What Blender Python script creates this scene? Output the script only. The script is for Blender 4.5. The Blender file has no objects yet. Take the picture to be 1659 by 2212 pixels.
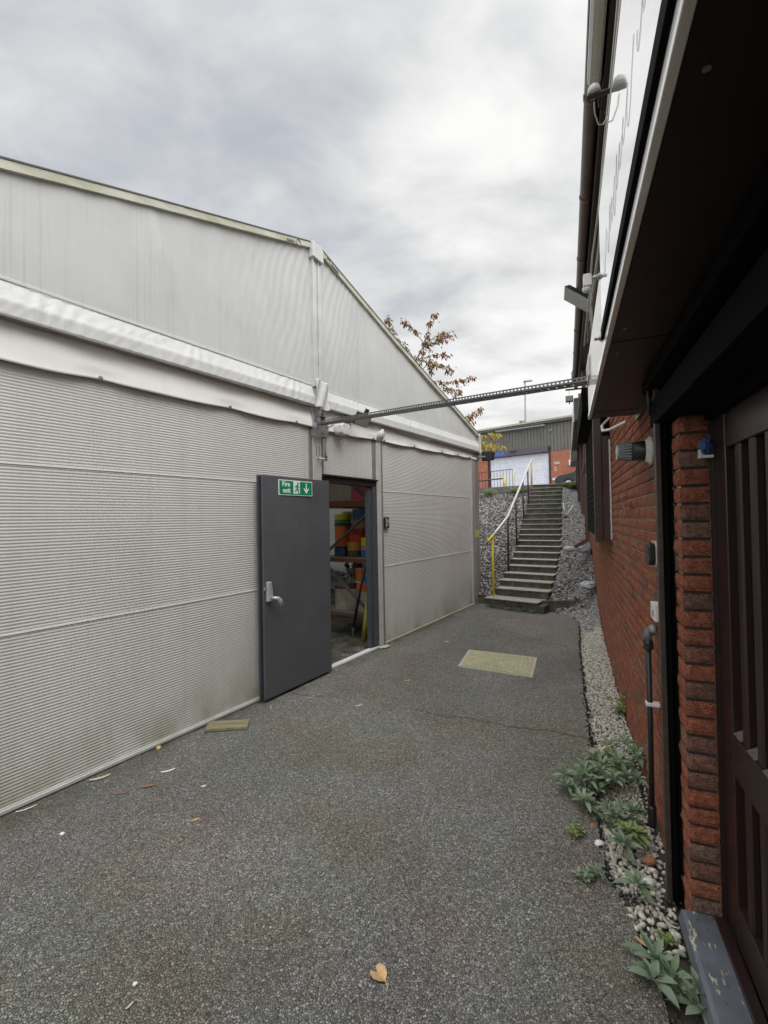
import bpy, math, random
import numpy as np
from mathutils import Vector, Matrix, noise

random.seed(7)
rng = np.random.default_rng(7)
sc = bpy.context.scene
col = sc.collection

# ---------------------------------------------------------------- camera
H = 1.68
ROLL, PITCH = .018, .0143
cam_d = bpy.data.cameras.new('camera')
cam = bpy.data.objects.new('camera', cam_d)
col.objects.link(cam)
cr, sr, cp, sp = math.cos(ROLL), math.sin(ROLL), math.cos(PITCH), math.sin(PITCH)
right = Vector((1, 0, 0)); up = Vector((0, -sp, cp)); fwd = Vector((0, cp, sp))
xc = right * cr - up * sr
yc = right * sr + up * cr
M = Matrix((xc, yc, -fwd)).transposed().to_4x4()
M.translation = Vector((0, 0, H))
cam.matrix_world = M
cam_d.sensor_fit = 'HORIZONTAL'
cam_d.sensor_width = 36
cam_d.lens = 36 * 980 / 1659
cam_d.clip_start = .02
cam_d.clip_end = 2000
sc.camera = cam

# ---------------------------------------------------------------- sky, sun, exposure
SUN_EL, SUN_AZ = math.radians(52), math.radians(150)   # azimuth clockwise from +Y
w = bpy.data.worlds.new('World'); sc.world = w; w.use_nodes = True
nt = w.node_tree; nt.nodes.clear()
def N(nt, t, **kw):
    n = nt.nodes.new(t)
    for k, v in kw.items():
        if k in n.inputs.keys() if hasattr(n.inputs, 'keys') else False: n.inputs[k].default_value = v
        else: setattr(n, k, v)
    return n
def mathn(nt, op, a, b=None, clamp=False):
    n = nt.nodes.new('ShaderNodeMath'); n.operation = op; n.use_clamp = clamp
    for i, v in enumerate((a, b)):
        if v is None: continue
        if isinstance(v, (int, float)): n.inputs[i].default_value = v
        else: nt.links.new(v, n.inputs[i])
    return n.outputs[0]
def ramp(nt, fac, stops, interp='LINEAR'):
    n = nt.nodes.new('ShaderNodeValToRGB'); n.color_ramp.interpolation = interp
    els = n.color_ramp.elements
    while len(els) < len(stops): els.new(.5)
    for e, (p, c) in zip(els, stops):
        e.position = p; e.color = (c[0], c[1], c[2], 1) if not isinstance(c, (int, float)) else (c, c, c, 1)
    nt.links.new(fac, n.inputs[0]); return n.outputs[0]
tc = nt.nodes.new('ShaderNodeTexCoord')
sep = nt.nodes.new('ShaderNodeSeparateXYZ'); nt.links.new(tc.outputs['Generated'], sep.inputs[0])
zz = mathn(nt, 'ADD', mathn(nt, 'MAXIMUM', sep.outputs[2], 0.0), .22)
comb = nt.nodes.new('ShaderNodeCombineXYZ')
nt.links.new(mathn(nt, 'DIVIDE', sep.outputs[0], zz), comb.inputs[0])
nt.links.new(mathn(nt, 'DIVIDE', sep.outputs[1], zz), comb.inputs[1])
def cloud(scale, detail, rough, offs, rot=.5, sx=1.0):
    mp = nt.nodes.new('ShaderNodeMapping'); mp.inputs['Location'].default_value = offs
    mp.inputs['Rotation'].default_value = (0, 0, rot); mp.inputs['Scale'].default_value = (sx, 1, 1)
    nt.links.new(comb.outputs[0], mp.inputs[0])
    n = nt.nodes.new('ShaderNodeTexNoise'); n.inputs['Scale'].default_value = scale
    n.inputs['Detail'].default_value = detail; n.inputs['Roughness'].default_value = rough
    n.inputs['Distortion'].default_value = .25
    nt.links.new(mp.outputs[0], n.inputs['Vector']); return n.outputs[0]
c1 = cloud(1.3, 5, .55, (3.1, 1.7, 0), .6, .7)
c2 = cloud(4.2, 5, .55, (7.7, 2.2, 0), .3, .75)
dens = mathn(nt, 'ADD', mathn(nt, 'MULTIPLY', mathn(nt, 'SUBTRACT', c1, .5), 1.0), mathn(nt, 'MULTIPLY', mathn(nt, 'SUBTRACT', c2, .5), .85))
dens = mathn(nt, 'ADD', dens, .5)
# the thin bright part of the overcast lies low ahead, slightly right
def dotdir(d):
    n = nt.nodes.new('ShaderNodeVectorMath'); n.operation = 'DOT_PRODUCT'
    nt.links.new(tc.outputs['Generated'], n.inputs[0]); n.inputs[1].default_value = Vector(d).normalized()
    return n.outputs['Value']
glow = mathn(nt, 'MULTIPLY', mathn(nt, 'POWER', mathn(nt, 'MAXIMUM', dotdir((.24, 1, .36)), 0), 6), .13)
dark = mathn(nt, 'MULTIPLY', mathn(nt, 'POWER', mathn(nt, 'MAXIMUM', dotdir((-.75, 1, .85)), 0), 5), -.10)
d2 = mathn(nt, 'ADD', mathn(nt, 'ADD', dens, glow), dark)
ccol = ramp(nt, d2, [(.10, (.42, .44, .49)), (.32, (.52, .54, .58)), (.42, (.60, .615, .64)), (.51, (.69, .695, .70)), (.60, (.79, .79, .78)), (.78, (.95, .95, .93))])
# overcast dome: brighter towards the zenith and towards the sun behind the camera
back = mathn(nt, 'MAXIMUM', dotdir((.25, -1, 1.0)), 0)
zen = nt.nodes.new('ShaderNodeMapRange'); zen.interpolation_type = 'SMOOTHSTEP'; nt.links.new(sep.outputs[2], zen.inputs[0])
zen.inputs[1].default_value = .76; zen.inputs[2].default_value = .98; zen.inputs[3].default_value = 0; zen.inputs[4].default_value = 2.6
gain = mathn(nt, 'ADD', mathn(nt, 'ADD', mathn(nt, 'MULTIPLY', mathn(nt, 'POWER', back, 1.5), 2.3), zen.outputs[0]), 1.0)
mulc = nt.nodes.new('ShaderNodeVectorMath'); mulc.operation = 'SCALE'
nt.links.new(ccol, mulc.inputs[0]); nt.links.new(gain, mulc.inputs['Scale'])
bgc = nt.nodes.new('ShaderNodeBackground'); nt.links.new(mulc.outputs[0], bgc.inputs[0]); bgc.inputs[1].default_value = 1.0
sky = nt.nodes.new('ShaderNodeTexSky'); sky.sky_type = 'NISHITA'; sky.sun_disc = False
sky.sun_elevation = SUN_EL; sky.sun_rotation = SUN_AZ
bgs = nt.nodes.new('ShaderNodeBackground'); nt.links.new(sky.outputs[0], bgs.inputs[0]); bgs.inputs[1].default_value = .1
mixw = nt.nodes.new('ShaderNodeMixShader'); mixw.inputs[0].default_value = .94
nt.links.new(bgs.outputs[0], mixw.inputs[1]); nt.links.new(bgc.outputs[0], mixw.inputs[2])
ow = nt.nodes.new('ShaderNodeOutputWorld'); nt.links.new(mixw.outputs[0], ow.inputs[0])

sd = bpy.data.lights.new('sun', 'SUN'); sd.energy = 1.2; sd.angle = math.radians(35); sd.color = (1, .97, .92)
sun = bpy.data.objects.new('sun', sd); col.objects.link(sun)
sdir = Vector((math.sin(SUN_AZ) * math.cos(SUN_EL), math.cos(SUN_AZ) * math.cos(SUN_EL), math.sin(SUN_EL)))
sun.rotation_euler = sdir.to_track_quat('Z', 'Y').to_euler()

sc.view_settings.view_transform = 'Standard'; sc.view_settings.look = 'None'
sc.view_settings.gamma = 1; sc.view_settings.exposure = .12
sc.render.engine = 'CYCLES'
sc.cycles.use_denoising = True
sc.cycles.max_bounces = 8
sc.cycles.use_adaptive_sampling = False
sc.cycles.sample_clamp_indirect = 4
sc.cycles.caustics_reflective = False
sc.cycles.caustics_refractive = False

# ---------------------------------------------------------------- materials
MATS = {}
class Mat:
    def __init__(s, name, rough=.6, metal=0., spec=.5):
        s.m = bpy.data.materials.new(name); s.m.use_nodes = True; s.nt = s.m.node_tree
        s.b = s.nt.nodes['Principled BSDF']; s.b.inputs['Roughness'].default_value = rough
        s.b.inputs['Metallic'].default_value = metal
        s.b.inputs['Specular IOR Level'].default_value = spec
        s.tc = s.nt.nodes.new('ShaderNodeTexCoord')
        MATS[name] = s.m
    def co(s, scale=(1, 1, 1), rot=(0, 0, 0), loc=(0, 0, 0), src='Object'):
        mp = s.nt.nodes.new('ShaderNodeMapping'); mp.inputs['Scale'].default_value = scale
        mp.inputs['Rotation'].default_value = rot; mp.inputs['Location'].default_value = loc
        s.nt.links.new(s.tc.outputs[src], mp.inputs[0]); return mp.outputs[0]
    def noise(s, scale, detail=4, rough=.55, vec=None, dist=0, out=0):
        n = s.nt.nodes.new('ShaderNodeTexNoise'); n.inputs['Scale'].default_value = scale
        n.inputs['Detail'].default_value = detail; n.inputs['Roughness'].default_value = rough; n.inputs['Distortion'].default_value = dist
        s.nt.links.new(vec if vec is not None else s.tc.outputs['Object'], n.inputs['Vector']); return n.outputs[out]
    def voro(s, scale, vec=None, feature='F1', out='Distance', rnd=1):
        n = s.nt.nodes.new('ShaderNodeTexVoronoi'); n.feature = feature; n.inputs['Scale'].default_value = scale
        n.inputs['Randomness'].default_value = rnd
        s.nt.links.new(vec if vec is not None else s.tc.outputs['Object'], n.inputs['Vector']); return n.outputs[out]
    def attr(s, name='tint'):
        n = s.nt.nodes.new('ShaderNodeAttribute'); n.attribute_name = name; return n.outputs['Fac']
    def ramp(s, fac, stops, interp='LINEAR'): return ramp(s.nt, fac, stops, interp)
    def math(s, op, a, b=None, clamp=False): return mathn(s.nt, op, a, b, clamp)
    def mix(s, fac, a, b, mode='MIX'):
        n = s.nt.nodes.new('ShaderNodeMix'); n.data_type = 'RGBA'; n.blend_type = mode
        for k, v in ((0, fac), (6, a), (7, b)):
            if isinstance(v, (int, float)): n.inputs[k].default_value = v
            elif isinstance(v, tuple): n.inputs[k].default_value = (*v, 1)
            else: s.nt.links.new(v, n.inputs[k])
        return n.outputs[2]
    def color(s, c):
        if isinstance(c, tuple): s.b.inputs['Base Color'].default_value = (*c, 1)
        else: s.nt.links.new(c, s.b.inputs['Base Color'])
        return s
    def rough(s, r): s.nt.links.new(r, s.b.inputs['Roughness']); return s
    def bump(s, h, strength=.5, dist=.01):
        n = s.nt.nodes.new('ShaderNodeBump'); n.inputs['Strength'].default_value = strength; n.inputs['Distance'].default_value = dist
        s.nt.links.new(h, n.inputs['Height']); s.nt.links.new(n.outputs[0], s.b.inputs['Normal']); return s

def simple(name, c, rough=.6, metal=0., var=.18, nscale=9, bump=.0, bscale=80, spec=.5):
    m = Mat(name, rough, metal, spec)
    n = m.noise(nscale, 5, .6)
    lo = tuple(x * (1 - var) for x in c); hi = tuple(min(1, x * (1 + var)) for x in c)
    m.color(m.ramp(n, [(.3, lo), (.7, hi)]))
    if bump: m.bump(m.noise(bscale, 3, .6), bump, .004)
    return m.m

# tarmac: open-textured aggregate with grey-green and reddish patches
m = Mat('tarmac', .85, spec=.3)
wv = m.nt.nodes.new('ShaderNodeVectorMath'); wv.operation = 'ADD'
wn = m.noise(40, 2, .5, out=1); ws_ = m.nt.nodes.new('ShaderNodeVectorMath'); ws_.operation = 'SCALE'; ws_.inputs['Scale'].default_value = .016
m.nt.links.new(wn, ws_.inputs[0]); m.nt.links.new(m.tc.outputs['Object'], wv.inputs[0]); m.nt.links.new(ws_.outputs[0], wv.inputs[1])
vv_ = wv.outputs[0]
ve = m.voro(104, vv_, 'DISTANCE_TO_EDGE'); vc = m.voro(104, vv_, out='Color'); v1 = m.voro(104, vv_)
sep3 = m.nt.nodes.new('ShaderNodeSeparateColor'); m.nt.links.new(vc, sep3.inputs[0])
stone = m.ramp(sep3.outputs[0], [(0, (.19, .185, .170)), (.4, (.29, .285, .262)), (.85, (.40, .395, .365)), (1, (.56, .55, .52))])
base = m.mix(m.ramp(ve, [(.02, 1), (.16, 0)]), stone, (.060, .058, .052))
p1 = m.noise(1.5, 5, .65); p2 = m.noise(1.0, 5, .65, m.co(loc=(5, 9, 2))); p3 = m.noise(.55, 4, .6, m.co(loc=(1, 3, 8)))
base = m.mix(m.ramp(p1, [(.44, 0), (.62, .75)]), base, (.96, .82, .76), 'MULTIPLY')
base = m.mix(m.ramp(p2, [(.43, 0), (.60, .75)]), base, (.92, .95, .82), 'MULTIPLY')
base = m.mix(m.ramp(p3, [(.40, .85), (.58, 0)]), base, (.74, .745, .75), 'MULTIPLY')
sx_ = m.nt.nodes.new('ShaderNodeSeparateXYZ'); m.nt.links.new(m.tc.outputs['Object'], sx_.inputs[0])
X_, Y_ = sx_.outputs[0], sx_.outputs[1]
# old joint between two lays of tarmac, wandering across the alley
jn = m.math('MULTIPLY', m.math('SUBTRACT', m.noise(2.2, 4, .6), .5), .35)
jd = m.math('ABSOLUTE', m.math('ADD', m.math('ADD', m.math('ADD', m.math('MULTIPLY', X_, .42), Y_), jn), -4.08))
jl = m.math('MULTIPLY', m.ramp(jd, [(.0, .8), (.022, 0)]), m.ramp(m.noise(1.7, 3, .6, m.co(loc=(2, 2, 2))), [(.42, 0), (.52, 1)]))
base = m.mix(jl, base, (.05, .046, .042))
# silt and moss gathered along the foot of the marquee (its wall line)
wd_ = m.math('ADD', m.math('ADD', m.math('MULTIPLY', X_, .8387), m.math('MULTIPLY', Y_, -.5445)), 2.25428 * .8387 + 2.65062 * .5445)
foot = m.math('MULTIPLY', m.ramp(wd_, [(.0, .9), (.10, .5), (.32, 0)]), m.ramp(m.noise(5, 4, .7), [(.36, .1), (.62, 1)]))
base = m.mix(foot, base, (.055, .056, .034))
m.color(base)
m.bump(m.math('ADD', m.ramp(ve, [(0, 0), (.3, 1)]), m.math('MULTIPLY', m.noise(260, 2, .6), .35)), .75, .005)
# upper road
simple('upper_asphalt', (.16, .16, .155), .9, var=.25, nscale=3, bump=.2)
simple('earth', (.05, .043, .033), .95, var=.4, nscale=14, bump=.6, bscale=60)
# stones
m = Mat('pale_gravel', .85); t = m.attr()
m.color(m.mix(.35, m.ramp(t, [(0, (.20, .19, .165)), (.3, (.42, .40, .34)), (.6, (.66, .63, .55)), (.85, (.62, .56, .42)), (1, (.80, .78, .73))]), m.ramp(m.noise(90, 3, .6), [(.3, (.3, .28, .22)), (.7, (.7, .66, .58))])))
m.bump(m.noise(220, 2, .6), .25, .002)
m = Mat('slate_gravel', .85); t = m.attr()
m.color(m.mix(.25, m.ramp(t, [(0, (.16, .155, .155)), (.35, (.26, .255, .25)), (.7, (.36, .35, .34)), (.9, (.47, .455, .43)), (1, (.62, .60, .56))]), m.ramp(m.noise(40, 3, .6), [(.3, (.09, .088, .09)), (.7, (.32, .30, .29))])))
m.bump(m.noise(110, 2, .6), .3, .004)
# PVC fabric with vertical dirty runs
def fabric(name, c, streak=.25, trans=.0):
    m = Mat(name, .42, spec=.35)
    s1 = m.noise(1.0, 3, .6, m.co((46, 46, .55)), .3)
    s2 = m.noise(1.0, 3, .6, m.co((3.2, 3.2, .5), loc=(4, 4, 1)))
    k = m.math('MULTIPLY', m.ramp(s1, [(.34, 1), (.47, 0)]), m.ramp(s2, [(.38, 0), (.66, streak)]))
    dirty = tuple(x * .66 for x in c)
    b0 = m.mix(k, c, dirty)
    blot = m.ramp(m.noise(2.2, 4, .6), [(.35, (.93, .94, .93)), (.7, (1.03, 1.03, 1.02))])
    m.color(m.mix(1, b0, blot, 'MULTIPLY'))
    if trans:
        tr = m.nt.nodes.new('ShaderNodeBsdfTranslucent'); tr.inputs[0].default_value = (*c, 1)
        mx = m.nt.nodes.new('ShaderNodeMixShader'); mx.inputs[0].default_value = trans
        out = [n for n in m.nt.nodes if n.type == 'OUTPUT_MATERIAL'][0]
        m.nt.links.new(m.b.outputs[0], mx.inputs[1]); m.nt.links.new(tr.outputs[0], mx.inputs[2]); m.nt.links.new(mx.outputs[0], out.inputs[0])
    cr_ = m.noise(1.0, 2, .5, m.co((4, 4, 1.1), rot=(0, .35, 0)), .8)
    m.bump(m.math('ADD', cr_, m.math('MULTIPLY', m.noise(60, 2, .6), .04)), .22, .02)
    return m
fabric('gable_fabric', (.555, .56, .553), .4)
fabric('band_fabric', (.60, .60, .59), .3)
fabric('skirt_fabric', (.78, .77, .755), .1)
fabric('roof_fabric', (.72, .72, .71), .3, trans=.45)
# aluminium coated wall panel, algae along the foot, light water marks
m = Mat('panel_coating', .45, spec=.4)
sepz = m.nt.nodes.new('ShaderNodeSeparateXYZ'); m.nt.links.new(m.tc.outputs['Object'], sepz.inputs[0])
foot = m.math('MULTIPLY', m.ramp(sepz.outputs[2], [(.0, 1), (.14, .6), (.40, .12), (.60, 0)]), m.ramp(m.noise(2.6, 4, .6, m.co((1, 1, .6))), [(.38, 0), (.62, 1)]))
pb = m.ramp(m.noise(1.1, 4, .5), [(.3, (.515, .505, .485)), (.7, (.575, .565, .545))])
pb = m.mix(m.math('MULTIPLY', foot, .85), pb, (.26, .27, .15))
run = m.math('MULTIPLY', m.ramp(m.noise(1, 3, .6, m.co((14, 14, .35))), [(.5, 0), (.8, .22)]), 1.0)
m.color(m.mix(run, pb, (.30, .29, .27)))
m.rough(m.ramp(m.noise(6, 3, .5), [(.3, .38), (.7, .55)]))
# mill aluminium post
m = Mat('aluminium', .42, .55)
m.color(m.ramp(m.noise(1, 5, .65, m.co((14, 14, .8))), [(.3, (.36, .34, .32)), (.7, (.56, .54, .51))]))
simple('aluminium_bright', (.62, .62, .60), .4, .3, var=.1)
simple('joint_white', (.78, .78, .76), .45, var=.04)
simple('aluminium_dark', (.26, .24, .23), .5, .3, var=.2)  # darker grey metal for post channels, bolts and small fittings
m = Mat('roof_beam_algae', .6)
m.color(m.mix(m.ramp(m.noise(1.0, 5, .65, m.co((3, 3, 9))), [(.35, 0), (.62, 1)]), (.38, .38, .27), (.54, .54, .46)))
simple('seal_grey', (.10, .105, .10), .6)
m = Mat('door_grey', .46)
b0 = m.ramp(m.noise(2.2, 4, .6), [(.3, (.076, .080, .088)), (.7, (.096, .100, .110))])
b0 = m.mix(m.ramp(m.noise(1, 4, .75, m.co((90, 90, 1.6))), [(.70, 0), (.76, .35)]), b0, (.20, .20, .20))
sm = m.math('MULTIPLY', m.ramp(m.noise(7, 5, .75, m.co((1, 1, .7), loc=(3, 1, 6))), [(.60, 0), (.74, .35)]), 1.0)
m.color(m.mix(sm, b0, (.17, .165, .155))); m.rough(m.ramp(m.noise(9, 4, .6), [(.3, .38), (.7, .6)])); m.bump(m.noise(300, 2, .6), .06, .004)
simple('door_edge', (.05, .054, .064), .5, var=.1)
simple('frame_grey', (.065, .07, .082), .5, var=.1)
simple('black_rubber', (.012, .012, .013), .5)
simple('black_plastic', (.018, .018, .019), .38)
simple('galvanised', (.36, .37, .38), .38, .75, var=.25, nscale=40)
simple('tray_steel', (.15, .155, .16), .42, .6, var=.25, nscale=30)
simple('silver_paint', (.52, .52, .52), .35, .4, var=.05)
simple('white_plastic', (.72, .72, .70), .4, var=.05)
simple('dirty_white', (.60, .60, .57), .6, var=.25, nscale=30)
simple('sign_green', (.0, .23, .11), .4, var=.03)
simple('sign_white', (.80, .81, .80), .4, var=.02)
# rustic bricks
m = Mat('brick', .9, spec=.2); t = m.attr()
c = m.ramp(t, [(0, (.22, .14, .115)), (.09, (.30, .14, .10)), (.2, (.37, .135, .085)), (.6, (.415, .148, .090)), (.85, (.40, .175, .105)), (1, (.26, .17, .135))])
mt = m.ramp(m.noise(38, 4, .65), [(.30, (.62, .60, .60)), (.62, (1.08, 1.05, 1.0))])
c = m.mix(1, c, mt, 'MULTIPLY')
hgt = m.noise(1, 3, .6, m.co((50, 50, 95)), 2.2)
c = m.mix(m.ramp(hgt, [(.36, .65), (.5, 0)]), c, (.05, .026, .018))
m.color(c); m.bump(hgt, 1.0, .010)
simple('mortar', (.50, .42, .33), .95, var=.3, nscale=60, bump=.5)
simple('dark_mortar', (.06, .05, .045), .95, var=.3, nscale=60)
m = Mat('far_brick', .9)
bt = m.nt.nodes.new('ShaderNodeTexBrick'); m.nt.links.new(m.co((1, 1, 1), rot=(math.pi / 2, 0, 0)), bt.inputs['Vector'])
bt.inputs['Scale'].default_value = 1; bt.inputs['Brick Width'].default_value = .225; bt.inputs['Row Height'].default_value = .075; bt.inputs['Mortar Size'].default_value = .006
bt.inputs['Color1'].default_value = (.34, .11, .065, 1); bt.inputs['Color2'].default_value = (.42, .16, .09, 1); bt.inputs['Mortar'].default_value = (.20, .15, .12, 1)
m.color(m.mix(.5, bt.outputs[0], m.ramp(m.noise(3, 4, .6), [(.3, (.22, .075, .05)), (.7, (.45, .17, .09))])))
# joinery and trims of the brick building
simple('brown_paint', (.024, .012, .011), .33, var=.2, nscale=12, spec=.6)
simple('brown_trim', (.045, .023, .019), .38, var=.25, nscale=8, spec=.5)
simple('pipe_brown', (.12, .062, .052), .42, var=.15)
simple('gutter_brown', (.10, .062, .05), .4, var=.3, nscale=6)
simple('black_matte', (.008, .008, .008), .95, spec=.1)
simple('black_trim', (.004, .004, .004), .8, spec=.06)
simple('guide_brown', (.055, .042, .035), .45, var=.3, nscale=20)
simple('soffit_dark', (.016, .009, .0075), .45, var=.35, nscale=5, spec=.4)
simple('box_grey_brown', (.10, .088, .084), .5, var=.3, nscale=7)
m = Mat('cream_cladding', .55)
m.color(m.mix(m.ramp(m.noise(1, 4, .65, m.co((18, 18, 1.2))), [(.45, 0), (.7, .5)]), (.76, .72, .63), (.58, .52, .43))); m.b.inputs['Coat Weight'].default_value = .6; m.b.inputs['Coat Roughness'].default_value = .12
m = Mat('fascia_white', .3, spec=.6); m.color(m.ramp(m.noise(1, 4, .6, m.co((2, 20, 20))), [(.35, (.70, .68, .62)), (.6, (.84, .83, .80))])); m.b.inputs['Coat Weight'].default_value = .8; m.b.inputs['Coat Roughness'].default_value = .1
m = Mat('sign_acrylic', .06, spec=.8); m.color((.80, .81, .83)); m.b.inputs['Coat Weight'].default_value = .8; m.b.inputs['Coat Roughness'].default_value = .04
simple('script_grey', (.68, .68, .71), .3)
simple('cable_cream', (.52, .50, .44), .5, var=.1)
simple('cable_black', (.015, .015, .015), .4)
m = Mat('lamp_diffuser', .35); m.color(m.mix(m.ramp(m.noise(60, 4, .7), [(.55, 0), (.68, .7)]), (.42, .42, .37), (.22, .19, .14)))
simple('glove_blue', (.03, .09, .24), .5, var=.3, nscale=50)
# grey-blue threshold paint, chipped down to cream
m = Mat('threshold_paint', .5)
chip = m.ramp(m.noise(1, 5, .7, m.co((9, 34, 20))), [(.59, 0), (.615, 1)]); drk = m.ramp(m.noise(38, 4, .7, m.co(loc=(3, 3, 3))), [(.64, 0), (.67, 1)])
b0 = m.mix(chip, m.ramp(m.noise(7, 4, .6), [(.3, (.085, .095, .115)), (.7, (.14, .155, .18))]), (.50, .46, .34))
m.color(m.mix(drk, b0, (.02, .02, .02))); m.bump(chip, .4, .003)
# concrete of the stairs
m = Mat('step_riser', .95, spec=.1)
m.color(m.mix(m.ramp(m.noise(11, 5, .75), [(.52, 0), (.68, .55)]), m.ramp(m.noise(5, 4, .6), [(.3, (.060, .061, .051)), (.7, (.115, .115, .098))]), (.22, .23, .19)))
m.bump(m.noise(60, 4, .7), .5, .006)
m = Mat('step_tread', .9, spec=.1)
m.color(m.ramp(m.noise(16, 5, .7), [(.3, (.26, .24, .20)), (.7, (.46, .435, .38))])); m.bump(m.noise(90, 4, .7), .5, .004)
m = Mat('mossy_kerb', .95, spec=.1)
m.color(m.ramp(m.noise(8, 5, .7), [(.3, (.06, .062, .048)), (.7, (.17, .165, .13))])); m.bump(m.noise(60, 4, .7), .5, .006)
simple('yellow_paint', (.60, .52, .04), .5, var=.15, nscale=20)
simple('yellow_paint_dull', (.55, .42, .06), .5, var=.2, nscale=20)
simple('rail_white', (.66, .66, .63), .3, .3, var=.1)
simple('maroon_steel', (.045, .018, .022), .5, var=.2)
m = Mat('manhole_cover', .8)
mv = m.voro(1, m.co((28, 28, 1)), rnd=0)
m.color(m.mix(m.ramp(mv, [(.25, 0), (.55, .6)]), m.ramp(m.noise(7, 4, .6), [(.3, (.34, .32, .19)), (.7, (.48, .46, .31))]), (.20, .19, .09)))
m.bump(mv, -.8, .01)
simple('concrete_rim', (.42, .40, .32), .9, var=.2, nscale=20)
# timber, leaves, litter
m = Mat('old_timber', .9)
m.color(m.ramp(m.noise(1, 5, .7, m.co((3, 60, 60))), [(.3, (.12, .11, .055)), (.7, (.32, .29, .17))])); m.bump(m.noise(1, 3, .6, m.co((4, 80, 80))), .5, .004)
def leafmat(name, stops, vein=.12):
    m = Mat(name, .6, spec=.3); t = m.attr()
    m.color(m.mix(vein, m.ramp(t, stops), m.ramp(m.noise(60, 3, .6), [(.3, tuple(x * .5 for x in stops[0][1])), (.7, stops[-1][1])])))
    tr = m.nt.nodes.new('ShaderNodeBsdfTranslucent'); m.nt.links.new(m.b.inputs['Base Color'].links[0].from_socket, tr.inputs[0])
    mx = m.nt.nodes.new('ShaderNodeMixShader'); mx.inputs[0].default_value = .25
    out = [n for n in m.nt.nodes if n.type == 'OUTPUT_MATERIAL'][0]
    m.nt.links.new(m.b.outputs[0], mx.inputs[1]); m.nt.links.new(tr.outputs[0], mx.inputs[2]); m.nt.links.new(mx.outputs[0], out.inputs[0])
leafmat('sage_leaf', [(0, (.12, .18, .085)), (.5, (.21, .29, .165)), (1, (.40, .47, .36))])
leafmat('green_leaf', [(0, (.15, .22, .06)), (.5, (.25, .34, .11)), (1, (.40, .48, .18))])
leafmat('autumn_leaf', [(0, (.15, .035, .035)), (.40, (.25, .065, .045)), (.65, (.20, .14, .035)), (.85, (.30, .22, .05)), (1, (.14, .13, .03))])
leafmat('yellow_leaf', [(0, (.22, .18, .03)), (.5, (.45, .33, .05)), (1, (.55, .42, .12))])
simple('bark', (.09, .07, .06), .9, var=.3, nscale=30, bump=.5)
simple('dry_leaf', (.56, .36, .17), .7, var=.25, nscale=60)
simple('brown_leaf', (.30, .15, .07), .7, var=.3, nscale=60)
simple('litter_white', (.74, .73, .70), .6, var=.08)
simple('litter_tan', (.50, .45, .33), .7, var=.15)
simple('stone_yellow', (.55, .42, .16), .8, var=.2)
simple('plastic_bag', (.40, .44, .48), .35, var=.35, nscale=18, bump=.8, bscale=30)
# far building
m = Mat('profiled_cladding', .6); m.color(m.ramp(m.noise(1, 4, .6, m.co((6, 6, 1))), [(.3, (.115, .115, .095)), (.7, (.165, .165, .14))]))
simple('shutter_lilac', (.70, .72, .79), .5, var=.1, nscale=3)
simple('far_fascia', (.09, .085, .10), .5, var=.15)
simple('blue_paint', (.06, .12, .42), .6, var=.5, nscale=9)
simple('far_roof', (.42, .39, .30), .8, var=.15)
simple('steel_grey', (.22, .22, .23), .5, .3)
simple('car_grey', (.035, .037, .042), .28, .3, var=.05, spec=.6)
simple('glass_dark', (.02, .025, .03), .08, var=.05, spec=.8)
simple('tyre', (.012, .012, .012), .8)
simple('lamp_glass', (.36, .37, .37), .2, var=.1)
simple('weed_green', (.20, .30, .03), .8, var=.4, nscale=20)
# stores
for nm, c_ in dict(tub_pink=(.50, .02, .09), tub_yellow=(.50, .52, .01), tub_orange=(.60, .13, .01), tub_amber=(.48, .20, .02), tub_red=(.55, .03, .015),
                   tub_darkred=(.20, .012, .012), tub_blue=(.02, .14, .30), tub_navy=(.015, .06, .13), tub_lilac=(.32, .18, .30), tub_magenta=(.34, .03, .20),
                   tub_purple=(.13, .01, .09), tub_royal=(.0, .09, .40), tub_olive=(.07, .07, .035), tub_tan=(.30, .17, .12), tub_green=(.06, .22, .02),
                   tub_cream=(.42, .40, .33), lid_white=(.55, .55, .55), rack_green=(.10, .11, .095), rack_orange=(.17, .045, .02), board=(.22, .17, .12),
                   sack_beige=(.32, .28, .22), pole_yellow=(.40, .38, .05)).items():
    simple(nm, c_, .45 if 'tub' in nm else .7, var=.18, nscale=8)
MT = MATS

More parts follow.
